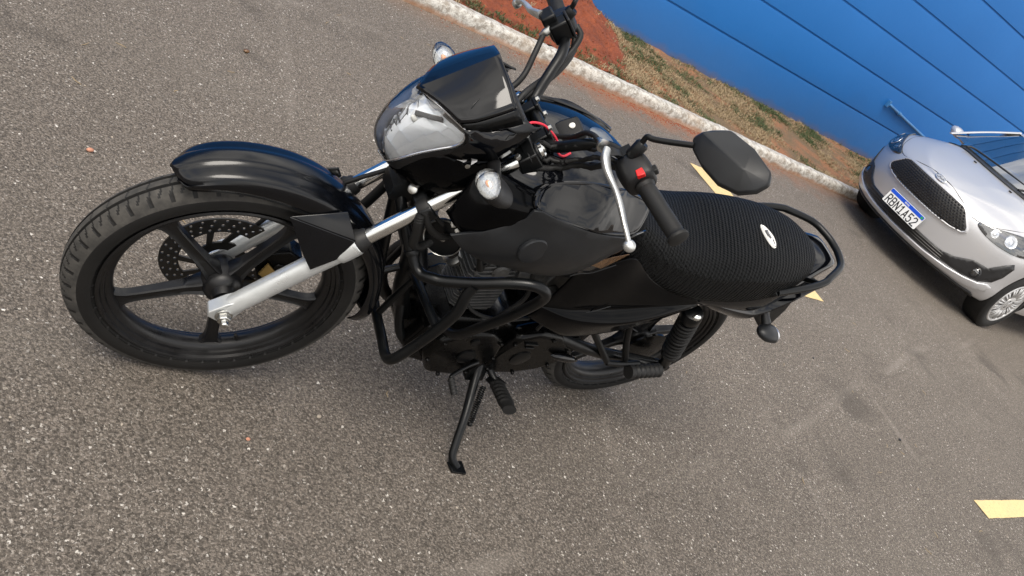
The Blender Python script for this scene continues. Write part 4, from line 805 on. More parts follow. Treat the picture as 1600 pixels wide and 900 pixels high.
# rear mudguard and rear signals
b_ = MB(); rows = []
for deg, rr in ((40, .35), (60, .355), (80, .36), (100, .37), (118, .392), (132, .42), (146, .45), (155, .475)):
    a = R_(deg); rows.append([RW((rr*math.cos(a), rr*math.sin(a), 0)+A(0, 0, 0) if False else (rr*k2*math.cos(a), rr*k2*math.sin(a), c)) for c, k2 in ((-.075, .90), (-.072, .96), (-.05, 1.), (0, 1.015), (.05, 1.), (.072, .96), (.075, .90))])
b_.surf(rows, 3, 3); rmg = b_.build('rear_mudguard', M['plastic'], bike, solid=.004)
b_ = MB(); b_.prism([(-.20, .0, .69), (-.33, .0, .74), (-.42, .0, .60), (-.455, .0, .50), (-.41, .0, .49), (-.35, .0, .56)], (0, .11, 0)); b_.build('plate_hanger', M['plastic'], rmg, bevel=.006)
for s in (1, -1):
    b_ = MB(); b_.tube([(-.150, .085*s, .660), (-.160, .125*s, .645), (-.170, .150*s, .630)], [.013, .012, .015], 12)
    sp2 = lambda x, k: [A(x+.062, (.174+.032*k*math.cos(t))*s, .615+.022*k*math.sin(t)) for t in np.linspace(0, 2*math.pi, 16, endpoint=False)]
    b_.surf([sp2(-.195, .15), sp2(-.205, .6), sp2(-.230, .95), sp2(-.262, 1.0)], 3, 1, cv=True, capu=True); rs = b_.build('turn_signal', M['matte'], bike)
    b_ = MB(); b_.surf([sp2(-.263, .97), sp2(-.280, .8), sp2(-.290, .4), sp2(-.292, .05)], 3, 1, cv=True, capu=True); b_.build('signal_lens', M['headl'], rs)
# frame
b_ = MB()
b_.tube([(1.165, 0, .800), (1.08, 0, .66), (.99, 0, .50), (.925, 0, .36), (.86, 0, .27)], .021, 14)
b_.tube([(1.13, 0, .83), (.95, 0, .80), (.70, 0, .74), (.52, 0, .66), (.46, 0, .50), (.44, 0, .36)], .020, 14)
for s in (1, -1):
    b_.tube([(.56, .03*s, .70), (.45, .105*s, .680), (.20, .115*s, .665), (-.10, .100*s, .700), (-.25, .07*s, .74)], .0125, 12)
    b_.tube([(.46, .06*s, .42), (.36, .09*s, .50), (.22, .11*s, .60), (.12, .112*s, .655)], .0115, 12)
    b_.tube([(.91, .0, .34), (.86, .05*s, .24), (.74, .075*s, .195), (.58, .08*s, .20), (.47, .08*s, .30)], .012, 12)
b_.box((.47, 0, .35), (.06, .17, .12)); b_.build('frame', M['frame'], bike)
# swing arm, chain case, shocks
b_ = MB()
for s in (1, -1): b_.tube([(.47, .095*s, .375), (.30, .108*s, .345), (.12, .108*s, .322), (-.05, .108*s, .306)], [.019, .018, .018, .016], 12)
b_.tube([(.38, -.1, .365), (.38, .1, .365)], .018, 12, sm=False); sa = b_.build('swing_arm', M['frame'], bike)
b_ = MB(); b_.lathe([(.0, 0), (.012, 0), (.012, .012), (.006, .018)], (0, .118, .31), (0, 1, 0), 6); b_.build('axle_nut', M['steel'], sa)
b_ = MB(); b_.surf([[(.40, -.085, .42), (.40, -.11, .42), (.40, -.11, .37)], [(.2, -.085, .40), (.2, -.11, .40), (.2, -.11, .35)], [(-.04, -.085, .365), (-.04, -.11, .365), (-.06, -.11, .32)]], 3, 2); b_.build('chain_case', M['frame'], sa, solid=.003)
for s in (1, -1):
    T0, T1 = A(.148, .132*s, .600), A(-.035, .128*s, .335); ax = T1-T0; L = np.linalg.norm(ax); ax /= L
    b_ = MB(); b_.lathe([(.010, -.012), (.026, -.008), (.030, .0), (.031, .026), (.027, .034)], T0, ax, 24); b_.lathe([(.013, 0), (.013, L)], T0, ax, 16); b_.lathe([(.020, L*.70), (.027, L*.73), (.027, L*.78), (.018, L*.82), (.016, L), (.008, L+.012)], T0, ax, 24)
    b_.lathe([(.012, -.016), (.012, .016)], T1, (0, 1, 0), 16); sk = b_.build('shock_absorber', M['frame'], bike)
    e1 = np.cross(ax, A(0, 1, 0)); e1 /= np.linalg.norm(e1); e2 = np.cross(ax, e1); nt = 11
    b_ = MB(); b_.tube([T0+ax*(.032+(L*.74-.032)*i/(nt*20))+.0265*(math.cos(i*2*math.pi/20)*e1+math.sin(i*2*math.pi/20)*e2) for i in range(nt*20+1)], .0052, 8, sm=False); b_.build('spring', M['rubber'], sk)
    b_ = MB(); b_.lathe([(.015, 0), (.015, .006), (.012, .011), (.004, .014)], T0+A(0, .014*s, .002), (0, s, 0), 18); b_.build('cap_nut', M['chrome'], sk)
    # passenger peg folded up
    b_ = MB(); b_.tube([(.43, .095*s, .47), (.33, .115*s, .40), (.235, .140*s, .335)], [.011, .010, .010], 10); b_.tube([(.30, .10*s, .52), (.24, .12*s, .43), (.175, .140*s, .352)], [.011, .010, .010], 10); b_.tube([(.245, .142*s, .338), (.19, .148*s, .348), (.13, .150*s, .362)], .009, 10); b_.prism([(.16, .150*s, .35), (.06, .150*s, .345), (.02, .150*s, .33), (.02, .150*s, .31), (.07, .150*s, .315)], (0, .022, 0)); pk = b_.build('peg_bracket', M['frame'], bike, bevel=.002)
    b_ = MB(); pts = [A(.165, .168*s, .340)+(A(.045, .168*s, .362)-A(.165, .168*s, .340))*i/28 for i in range(29)]; b_.tube(pts, [(.0215 if i < 4 else (.0185+.0032*((i//2) % 2))) for i in range(29)], 14, sm=False); b_.build('passenger_peg', M['rubber'], pk)
# engine
eng_parts = MB()
tilt = R_(14); ct, st_ = math.cos(tilt), math.sin(tilt)
def EN(x, y, z): return A(.735+x*ct+z*st_, y, .335+z*ct-x*st_)      # cylinder frame, leaning forward
b_ = MB()
b_.prism([(.86, 0, .235), (.85, 0, .33), (.80, 0, .385), (.66, 0, .40), (.60, 0, .37), (.50, 0, .40), (.40, 0, .40), (.375, 0, .33), (.40, 0, .25), (.50, 0, .205), (.62, 0, .175), (.76, 0, .175), (.83, 0, .195)], (0, .17, 0))
b_.prism([(.50, 0, .40), (.44, 0, .41), (.42, 0, .36)], (0, .1, 0))
eng = b_.build('engine', M['engine'], bike, bevel=.012, angle=35, bseg=3)
b_ = MB()
for i in range(9):
    z = .055+i*.0125; w, d = .066-.002*(i % 2), .060; k = .92 if i in (0, 8) else 1
    b_.prism([EN(x*k, y*k, z) for x, y in ((-w, -d+.02), (-w+.02, -d), (w-.02, -d), (w, -d+.02), (w, d-.02), (w-.02, d), (-w+.02, d), (-w, d-.02))], EN(0, 0, .0042)-EN(0, 0, 0))
b_.prism([EN(x, y, .105) for x, y in ((-.045, -.04), (.045, -.04), (.045, .04), (-.045, .04))], EN(0, 0, .12)-EN(0, 0, 0)); b_.build('cylinder_fins', M['fins'], eng, smooth=False, bevel=.0008)
b_ = MB()
for i in range(5):
    z = .178+i*.0125; k = 1-.04*i; b_.prism([EN(x*k, y*k, z) for x, y in ((-.07, -.045), (-.05, -.066), (.05, -.066), (.07, -.045), (.07, .045), (.05, .066), (-.05, .066), (-.07, .045))], EN(0, 0, .0045)-EN(0, 0, 0))
b_.prism([EN(x, y, .20) for x, y in ((-.055, -.052), (.055, -.052), (.055, .052), (-.055, .052))], EN(0, 0, .06)-EN(0, 0, 0)); b_.prism([EN(x, y, .25) for x, y in ((-.06, -.03), (-.04, -.05), (.04, -.05), (.06, -.03), (.06, .03), (.04, .05), (-.04, .05), (-.06, .03))], EN(0, 0, .045)-EN(0, 0, 0))
b_.lathe([(.022, 0), (.024, .006), (.018, .012)], EN(-.005, .052, .215), (0, 1, 0), 24); b_.build('cylinder_head', M['fins'], eng, bevel=.0015)
# crankcase covers left
b_ = MB(); b_.prism([(.835, .098, .265), (.83, .098, .335), (.785, .098, .375), (.70, .098, .385), (.635, .098, .350), (.61, .098, .285), (.64, .098, .215), (.70, .098, .188), (.78, .098, .195)], (0, .052, 0)); gc = b_.build('generator_cover', M['engine'], eng, bevel=.014, bseg=3)
b_ = MB(); b_.lathe([(.026, 0), (.026, .004), (.02, .006)], (.715, .124, .285), (0, 1, 0), 28); b_.build('crank_cap', M['frame'], gc)
b_ = MB(); b_.lathe([(.012, 0), (.012, .004), (.009, .005)], (.735, .124, .350), (0, 1, 0), 20); b_.build('timing_cap', M['frame'], gc)
for x, z in ((.815, .33), (.815, .255), (.74, .195), (.66, .21), (.625, .285), (.65, .352), (.77, .372)): b_ = MB(); b_.lathe([(.0055, 0), (.0055, .006), (.004, .008)], (x, .121, z), (0, 1, 0), 8); b_.build('cover_bolt', M['engine'], gc)
b_ = MB(); b_.prism([(.62, .094, .30), (.60, .094, .375), (.545, .094, .405), (.46, .094, .395), (.395, .094, .355), (.355, .094, .325), (.37, .094, .285), (.42, .094, .235), (.50, .094, .205), (.58, .094, .20), (.625, .094, .235)], (0, .050, 0)); scv = b_.build('sprocket_cover', M['engine'], eng, bevel=.016, bseg=3)
b_ = MB(); b_.lathe([(.030, 0), (.030, .003), (.024, .005)], (.53, .119, .29), (0, 1, 0), 24); b_.build('shaft_cap', M['frame'], scv)
for bx_ in (((.55, .122, .36), (.045, .006, .006)), ((.545, .122, .345), (.03, .006, .005))): b_ = MB(); b_.box(*bx_); b_.build('cover_rib', M['frame'], scv, bevel=.001)
for x, z in ((.60, .35), (.60, .23), (.50, .22), (.41, .27), (.40, .345), (.49, .385)): b_ = MB(); b_.lathe([(.0055, 0), (.0055, .006), (.004, .008)], (x, .118, z), (0, 1, 0), 8); b_.build('cover_bolt', M['engine'], scv)
b_ = MB(); b_.prism([(.84, -.10, .25), (.83, -.10, .35), (.76, -.10, .39), (.62, -.10, .39), (.52, -.10, .36), (.50, -.10, .27), (.56, -.10, .20), (.70, -.10, .18), (.80, -.10, .195)], (0, .06, 0)); b_.build('clutch_cover', M['engine'], eng, bevel=.014, bseg=3)
b_ = MB(); b_.tube([(.700, .02, .52), (.63, .03, .54), (.56, .03, .56)], [.026, .024, .03], 16); b_.box((.61, .035, .545), (.06, .07, .08)); b_.lathe([(.018, 0), (.018, .03)], (.61, .07, .53), (0, 1, 0), 16); b_.build('carburettor', M['fins'], eng, bevel=.004)
b_ = MB(); b_.box((.47, 0, .57), (.17, .18, .15)); b_.build('air_box', M['plastic'], bike, bevel=.02)
b_ = MB(); b_.box((.255, .05, .53), (.10, .09, .13)); b_.build('battery_box', M['plastic'], bike, bevel=.01)
b_ = MB(); b_.tube([(.62, .10, .44), (.70, .10, .42), (.78, .085, .42), (.83, .05, .45)], .005, 8); b_.tube([(.74, .09, .60), (.70, .10, .52), (.72, .105, .44), (.70, .11, .40)], .006, 8); b_.tube([(.58, .10, .62), (.60, .12, .50), (.58, .115, .42)], .005, 8); b_.tube([(.80, .04, .60), (.835, .05, .54), (.83, .03, .50)], .005, 8); b_.build('engine_hoses', M['rubber'], bike)
b_ = MB(); b_.tube([(.87, .03, .62), (.86, .045, .57), (.835, .05, .535)], [.004, .006, .010], 10); b_.build('spark_plug_cap', M['rubber'], eng)
# engine guard plate / sump underside
b_ = MB(); b_.box((.66, 0, .185), (.30, .14, .02)); b_.build('sump', M['engine'], eng, bevel=.01)
# exhaust
b_ = MB(); b_.tube([(.83, -.03, .475), (.89, -.035, .500), (.935, -.050, .485), (.955, -.065, .43), (.945, -.075, .35), (.90, -.085, .27), (.82, -.095, .20), (.68, -.12, .165), (.50, -.135, .175), (.38, -.145, .20)], .0165, 16); ex = b_.build('exhaust', M['exhaust'], bike)
b_ = MB(); b_.tube([(.40, -.150, .205), (.33, -.160, .225), (.20, -.170, .26), (.0, -.180, .30), (-.20, -.185, .345), (-.24, -.186, .352)], [.02, .036, .045, .046, .042, .030], 20); b_.build('muffler', M['exhaust'], ex)
b_ = MB(); b_.lathe([(.028, 0), (.028, .012), (.02, .016)], (.835, -.03, .475), (.9, 0, .4), 18); b_.build('exhaust_flange', M['steel'], ex)
# horn
b_ = MB(); b_.lathe([(.012, -.022), (.034, -.020), (.040, -.010), (.0425, -.004), (.0425, .002), (.039, .004), (.037, .001), (.030, .0015), (.012, .003)], (1.030, .078, .642), (.62, .72, .12), 32); hn = b_.build('horn', M['frame'], bike)
b_ = MB(); b_.lathe([(.0065, .003), (.0065, .0065), (.004, .0075)], (1.030, .078, .642), (.62, .72, .12), 16); b_.build('horn_nut', M['steel'], hn)
b_ = MB(); b_.lathe([(.0385, .003), (.0405, .0050), (.0425, .0020), (.040, .001)], (1.030, .078, .642), (.62, .72, .12), 32, closed=True); b_.build('horn_rim', M['steel'], hn)
b_ = MB(); b_.box((1.045, .085, .70), (.012, .010, .024), rotm('Y', .4)); b_.box((1.03, .10, .685), (.008, .008, .03), rotm('Y', .9)); b_.build('wire_connector', M['white'], bike, bevel=.002)
b_ = MB(); b_.tube([(1.12, .05, .76), (1.09, .07, .70), (1.06, .08, .68)], .005, 8); b_.build('horn_wire', M['rubber'], bike)
# crash guard
g = MB(); r = .0122
g.tube([(1.152, 0, .692), (1.11, 0, .60), (1.04, 0, .45), (.985, 0, .34), (.972, 0, .315)], r, 14)
g.prism([(1.175, 0, .70), (1.165, 0, .665), (1.12, 0, .66), (1.11, 0, .70), (1.14, 0, .73)], (0, .05, 0))
for s in (1, -1):
    Z = lambda x, y, z: (x, y*s, z)
    g.tube([Z(1.150, .0, .690), Z(1.128, .030, .655), Z(1.098, .070, .614), Z(1.070, .103, .580), Z(1.056, .125, .574), Z(1.044, .144, .588), Z(1.026, .158, .602), Z(.985, .187, .646), (.942, .210*s, .690), (.905, .228*s, .716), (.876, .238*s, .714), (.856, .236*s, .684), (.850, .215*s, .60), (.848, .180*s, .49), (.835, .140*s, .395), (.83, .085*s, .355), (.845, .04*s, .345)], r, 14)
    g.tube([Z(.968, .0, .305), Z(.978, .06, .312), Z(.992, .125, .325), Z(1.002, .172, .334), Z(1.008, .198, .362), Z(.995, .203, .43), Z(.985, .205, .50), Z(.985, .206, .57), Z(.990, .196, .610), Z(.988, .190, .640)], r, 14)
    g.tube([Z(.965, .0, .455), Z(.972, .06, .47), Z(.978, .12, .482), Z(.983, .195, .495)], r*.85, 12)
    g.tube([Z(.975, .045, .310), Z(.972, .045, .39), Z(.968, .045, .465)], r*.7, 10)
g.tube([(1.02, .0, .41), (.95, .0, .46)], r*.7, 10, sm=False)
cg = g.build('crash_guard', M['frame'], bike)
b_ = MB(); b_.lathe([(.0145, 0), (.0155, .003), (.0155, .008), (.0145, .011)], (1.085, .086, .599), (-.55, .62, -.62), 16); b_.build('guard_joint', M['frame'], cg)
# side stand
b_ = MB(); b_.tube([(.620, .105, .232), (.626, .135, .205), (.652, .22, .152), (.668, .275, .105), (.672, .303, .082), (.656, .326, .072)], [.013, .0125, .0115, .0110, .0105, .0095], 12); b_.prism([(.632, .306, .0655), (.678, .306, .0655), (.678, .338, .0715), (.636, .346, .0730)], (0, 0, .008)); b_.prism([(.66, .09, .27), (.60, .09, .27), (.59, .12, .19), (.65, .12, .19)], (0, .03, 0))
ss = b_.build('side_stand', M['frame'], bike, bevel=.001)
b_ = MB(); p0, p1 = A(.606, .160, .203), A(.627, .232, .136); ax = p1-p0; L = np.linalg.norm(ax); ax /= L; e1 = np.cross(ax, A(1, 0, 0)); e1 /= np.linalg.norm(e1); e2 = np.cross(ax, e1); nt = 18
b_.tube([p0+ax*L*i/(nt*14)+.0075*(math.cos(i*2*math.pi/14)*e1+math.sin(i*2*math.pi/14)*e2) for i in range(nt*14+1)], .0018, 6, sm=False); b_.lathe([(.007, 0), (.008, .003), (.005, .008)], p1, ax, 10); b_.build('stand_spring', M['frame'], ss)
# rider pegs and shifter
for s in (1, -1):
    b_ = MB(); b_.tube([(.60, .08*s, .235), (.575, .115*s, .215), (.560, .150*s, .208)], .010, 10); b_.prism([(.58, .13*s, .20), (.545, .13*s, .20), (.54, .16*s, .215), (.58, .16*s, .215)], (0, 0, .02)); pk = b_.build('peg_bracket', M['frame'], bike, bevel=.002)
    q0, q1 = A(.560, .152*s, .208), A(.585, .250*s, .244); b_ = MB(); pts = [q0+(q1-q0)*i/30 for i in range(31)]; b_.tube(pts, [(.0215+(.0026 if (i//2) % 2 and i < 24 else 0)) for i in range(31)], 14, sm=False, flat=.7); b_.build('rider_peg', M['rubber'], pk)
b_ = MB(); b_.tube([(.66, .125, .262), (.70, .140, .262), (.745, .160, .252), (.752, .168, .248)], [.0065, .0055, .0050, .0050], 10); sh = b_.build('gear_lever', M['frame'], bike)
q0, q1 = A(.752, .168, .249), A(.742, .205, .232); b_ = MB(); pts = [q0+(q1-q0)*i/18 for i in range(19)]; b_.tube(pts, [.0085+.0014*((i//2) % 2) for i in range(19)], 12, sm=False); b_.build('lever_rubber', M['rubber'], sh)
b_ = MB(); b_.tube([(.66, -.125, .22), (.72, -.15, .20), (.78, -.165, .205)], .0065, 10); b_.build('brake_pedal', M['frame'], bike)

# ------------------------------------------------------------------ silver car
CX, CY = 6.69, 3.48
car = bpy.data.objects.new('parked_car', None); COL.objects.link(car); car.location = (CX, CY, 0); car.empty_display_size = .5
tag(car, 'silver hatchback parked along the kerb, its nose towards the motorcycle', 'car')
L_ = 3.74
def interp(t, xs_, ys_): return float(np.interp(t, xs_, ys_))
def ncurv(y): return interp(abs(y), (0, .10, .19, .32, .44, .55, .66, .74, .78, .80), (0, .004, .018, .052, .105, .17, .26, .345, .42, .52))
# plan outline: list of (x, y) from the nose centre to the tail centre, at half width scale w and nose set-back n
WB = [0, .10, .19, .32, .44, .55, .66, .74, .775, .795]
def plan(w, n, tailin, k=1.):
    pts = [(n+ncurv(y)*k, y*w/.805) for y in WB]
    for x in (.62, .75, .87, 1.0, 1.15, 1.35, 1.7, 2.1, 2.5, 2.8, 3.0, 3.12, 3.25, 3.4): pts.append((x, w*(.995 if x < .8 else 1.0-.010*max(0, x-2.6)**1)))
    for y, x in ((.79, 3.52), (.72, 3.62), (.60, 3.68), (.40, 3.72), (.20, 3.735), (0, 3.74)): pts.append((x-tailin, y*w/.805))
    return pts
NP = len(plan(.8, 0, 0))
levels = [  # z at nose, z at tail, half width, nose set-back, tail set-in, curvature factor
    (.165, .20, .755, .16, .10, 1.0), (.185, .24, .775, .115, .06, 1.), (.235, .30, .795, .062, .02, 1.), (.30, .36, .803, .035, .0, 1.), (.345, .42, .800, .030, .0, 1.), (.42, .50, .802, .022, .01, 1.), (.50, .60, .806, .016, .03, 1.), (.58, .70, .806, .012, .05, 1.), (.64, .80, .795, .014, .06, 1.), (.685, .88, .778, .030, .07, .97), (.712, .93, .752, .062, .08, .93)]
def lz(i, x):
    z0, z1 = levels[i][0], levels[i][1]; k = interp(x, (0, .3, .6, 1., 2.0, 3.74), (0, .14, .42, .62, .85, 1.)); return z0+(z1-z0)*k
def hoodz(x, yn):   # height of bonnet/cowl surface, yn = |y|/halfwidth
    zc = interp(x, (.06, .13, .22, .34, .5, .65, .78, .95, 1.2, 2, 3, 3.7), (.712, .745, .785, .830, .880, .925, .955, .985, 1.02, 1.03, 1.03, 1.0)); return zc
b_ = MB(); rows = []
for i in range(len(levels)):
    z0, z1, w, n, ti, k = levels[i]; p = plan(w, n, ti, k); r = [A(x, y, lz(i, x)) for x, y in p]; rows.append(r+[A(q[0], -q[1], q[2]) for q in r[-2:0:-1]])
top = rows[-1]; T_ = [r for r in top[:NP]]
# bonnet and deck: arcs between mirrored points of the shoulder line
nA = 17; deck = []
for q in T_:
    arc = []; hc = hoodz(q[0]+.05, 0); 
    for j in range(nA):
        s = j/(nA-1)*2-1; e = abs(s)
        y = q[1]*s; z = q[2]+(max(hc, q[2])-q[2])*(1-e**3.6)+(.009*math.exp(-((e-.60)/.09)**2) if .1 < q[0] < .9 else 0)
        arc.append(A(q[0]-(0 if q[0] > 3 else .0), -y, z))
    deck.append(arc)
body = MB(); body.grid(rows, cv=True); body.grid(deck[1:-1]); 
bot = rows[0]; body.add(bot, [tuple(range(len(bot)))])
d1 = deck[1]; 
body.add([top[0]]+list(d1), [(0, i+1, i+2) for i in range(nA-1)]); dl = deck[-2]; body.add([top[NP-1]]+list(dl), [(0, i+1, i+2) for i in range(nA-1)])
WX = (.87, .87+2.365); WR = .285
bo = body.build('body', [M['silver'], M['darkwell']], car, angle=40)
sub_ = bo.modifiers.new('s', 'SUBSURF'); sub_.levels = 2; sub_.render_levels = 2
cut = MB()
for x in WX:
    for s in (1, -1): cut.lathe([(.0, -.12), (.325, -.12), (.325, .12), (.0, .12)], (x, .80*s, .295), (0, 1, 0), 48)
cb = cut.build('cutter', M['darkwell'], None, smooth=False); cb.location = (CX, CY, 0)
bool_ = bo.modifiers.new('b', 'BOOLEAN'); bool_.object = cb; bool_.solver = 'EXACT'; bool_.operation = 'DIFFERENCE'
bpy.context.view_layer.update(); dg = bpy.context.evaluated_depsgraph_get()
nm = bpy.data.meshes.new_from_object(bo.evaluated_get(dg)); bo.modifiers.clear(); bo.data = nm; bpy.data.objects.remove(cb)
nm.polygons.foreach_set('use_smooth', [True]*len(nm.polygons)); nm.set_sharp_from_angle(angle=R_(32))
dwi = [i for i, m_ in enumerate(nm.materials) if m_ and m_.name == 'black_wheel_well']
bvh = BVHTree.FromPolygons([v.co for v in nm.vertices], [tuple(p.vertices) for p in nm.polygons])
def cast(o, d):
    h = bvh.ray_cast(Vector(o), Vector(d)); return h
def decal(name, mat, outline, mode, off=.004, th=.008, step=.02, parent=None, k=0, bevel=0, smooth=True, sgn=1, angle=40):
    """outline in (y, z) cast along +x, (x, y) cast down, or (x, z) cast from the side; lies on the body, standing proud by off"""
    out = [tuple(p) for p in (cat([A(*p) for p in outline], k, True) if k else outline)]
    v2, fs = cdt(out, step); vs = []
    for p in v2:
        if mode == 'front': o, d = (-1, p[0], p[1]), (1, 0, 0)
        elif mode == 'top': o, d = (p[0], p[1], 3), (0, 0, -1)
        elif mode == 'corner': o, d = (p[0]-1.*.55, sgn*(3), p[1]), (0.0, -sgn, 0)
        else: o, d = (p[0], sgn*3, p[1]), (0, -sgn, 0)
        if mode == 'corner': o, d = (p[0]*1-.0, sgn*3, p[1]), (0, -sgn, 0)
        h = cast(o, d)
        if h[0] is None: vs.append(None); continue
        n_ = h[1] if h[1].dot(Vector(d)) < 0 else -h[1]; vs.append(A(*(h[0]+n_*off)))
    fs = [f for f in fs if all(vs[i] is not None for i in f)]; vs = [v if v is not None else A(0, 0, 0) for v in vs]
    used = sorted({i for f in fs for i in f}); ix = {u: i for i, u in enumerate(used)}
    b = MB(); b.add([vs[u] for u in used], [tuple(ix[i] for i in f) for f in fs]); return b.build(name, mat, parent or car, solid=th, offset=0, bevel=bevel, smooth=smooth, angle=angle)
def fy(pts, s): return [(p[0]*s, p[1]) for p in pts]
# grille: frame, honeycomb panel
gp = [(.0, .702), (.20, .701), (.305, .698), (.345, .684), (.440, .592), (.452, .562), (.432, .538), (.345, .516), (.20, .506), (0, .504)]
gfull = gp+fy(gp[-2:0:-1], -1)
decal('grille_surround', M['silver'], gfull, 'front', .006, .012, bevel=.003)
gi = [(p[0]*.955, .605+(p[1]-.605)*.90) for p in gfull]
gr_ = decal('grille', M['cargrille'], gi, 'front', .0135, .002)
gq = [A(q[0]*.975, .605+(q[1]-.605)*.945) for q in gfull]; gi2 = [gq[i]+(gq[(i+1) % len(gq)]-gq[i])*j/4 for i in range(len(gq)) for j in range(4)]
mb = MB(); pts = []
for p in gi2:
    h = cast((-1, p[0], p[1]), (1, 0, 0))
    if h[0] is not None: pts.append(A(*h[0])+A(-.012, 0, 0))
mb.tube(pts+[pts[0]], .0075, 8, sm=False); mb.build('grille_trim', M['silver'], gr_)
mb = MB()
for r in range(10):
    z = .522+r*.0178
    for k in range(-16, 17):
        y = (k+.5*(r % 2))*.0285
        if not inside((y, z), gi): continue
        h = cast((-1, y, z), (1, 0, 0))
        if h[0] is None: continue
        b0 = A(*h[0])+A(-.0155, 0, 0); q = [b0+A(0, dy, dz_) for dy, dz_ in ((-.0125, 0), (-.007, .0062), (.007, .0062), (.0125, 0), (.007, -.0062), (-.007, -.0062))]
        q2 = [b0+A(-.007, dy, dz_) for dy, dz_ in ((-.008, 0), (-.004, .0035), (.004, .0035), (.008, 0), (.004, -.0035), (-.004, -.0035))]
        mb.add(q+q2, [tuple(range(6, 12))]+[(i, (i+1) % 6, 6+(i+1) % 6, 6+i) for i in range(6)])
cells = mb.build('grille_mesh', M['carblack'], gr_, smooth=False)
# oval badge
mb = MB(); hb_ = cast((-1, 0, .735), (1, 0, 0)); bc_ = A(*hb_[0]); nb = A(*(hb_[1] if hb_[1].x < 0 else -hb_[1])); ex_ = A(0, 1, 0); ez_ = np.cross(nb, ex_); ez_ /= np.linalg.norm(ez_)
ovl = lambda k, h: [bc_+nb*h+ex_*.056*k*math.cos(t)+ez_*.024*k*math.sin(t) for t in np.linspace(0, 2*math.pi, 32, endpoint=False)]
mb.grid([ovl(1, 0), ovl(1, .006), ovl(.9, .0075), ovl(.86, .005)], cv=True, capu=True); bdg = mb.build('badge', M['chrome'], car, angle=30)
mb = MB(); mb.grid([ovl(.85, .004), ovl(.85, .0058)], cv=True, capu=True); mb.build('badge_field', M['headl'], bdg)
mb = MB(); mb.tube([bc_+nb*.0068+ex_*a+ez_*b for a, b in ((.036, -.002), (.028, .010), (.020, .004), (.014, -.008), (.006, -.002), (.0, .006), (-.008, -.004), (-.016, .006), (-.026, -.004), (-.034, .004))], .0018, 6, 4); mb.build('badge_script', M['headdark'], bdg)
# lower intake band, fog pods, lip
lp = [(0, .345), (.30, .342), (.42, .345), (.50, .372), (.60, .440), (.690, .455), (.735, .535), (.768, .590), (.780, .560), (.772, .460), (.752, .385), (.70, .330), (.60, .298), (.42, .275), (.25, .262), (0, .260)]
decal('lower_intake', M['carblack'], lp+fy(lp[-2:0:-1], -1), 'front', .004, .006)
for i, z in enumerate((.285, .305, .325)):
    mb = MB(); pts = []
    for y in np.linspace(-.44, .44, 25):
        h = cast((-1, y, z), (1, 0, 0))
        if h[0] is not None: pts.append(A(*h[0])+A(-.010, 0, 0))
    mb.tube(pts, .0042, 6, sm=False); mb.build('intake_bar', M['cargrille'], car)
lip = [(0, .256), (.3, .258), (.5, .275), (.62, .298), (.70, .325), (.745, .36), (.765, .35), (.755, .30), (.70, .262), (.60, .238), (.4, .226), (0, .222)]
decal('bumper_lip', M['silver'], lip+fy(lip[-2:0:-1], -1), 'front', .010, .016, bevel=.006)
sk_ = [(0, .205), (.4, .208), (.62, .215), (.70, .225), (.72, .19), (.66, .172), (.4, .168), (0, .168)]
decal('bumper_skirt', M['carblack'], sk_+fy(sk_[-2:0:-1], -1), 'front', .006, .012)
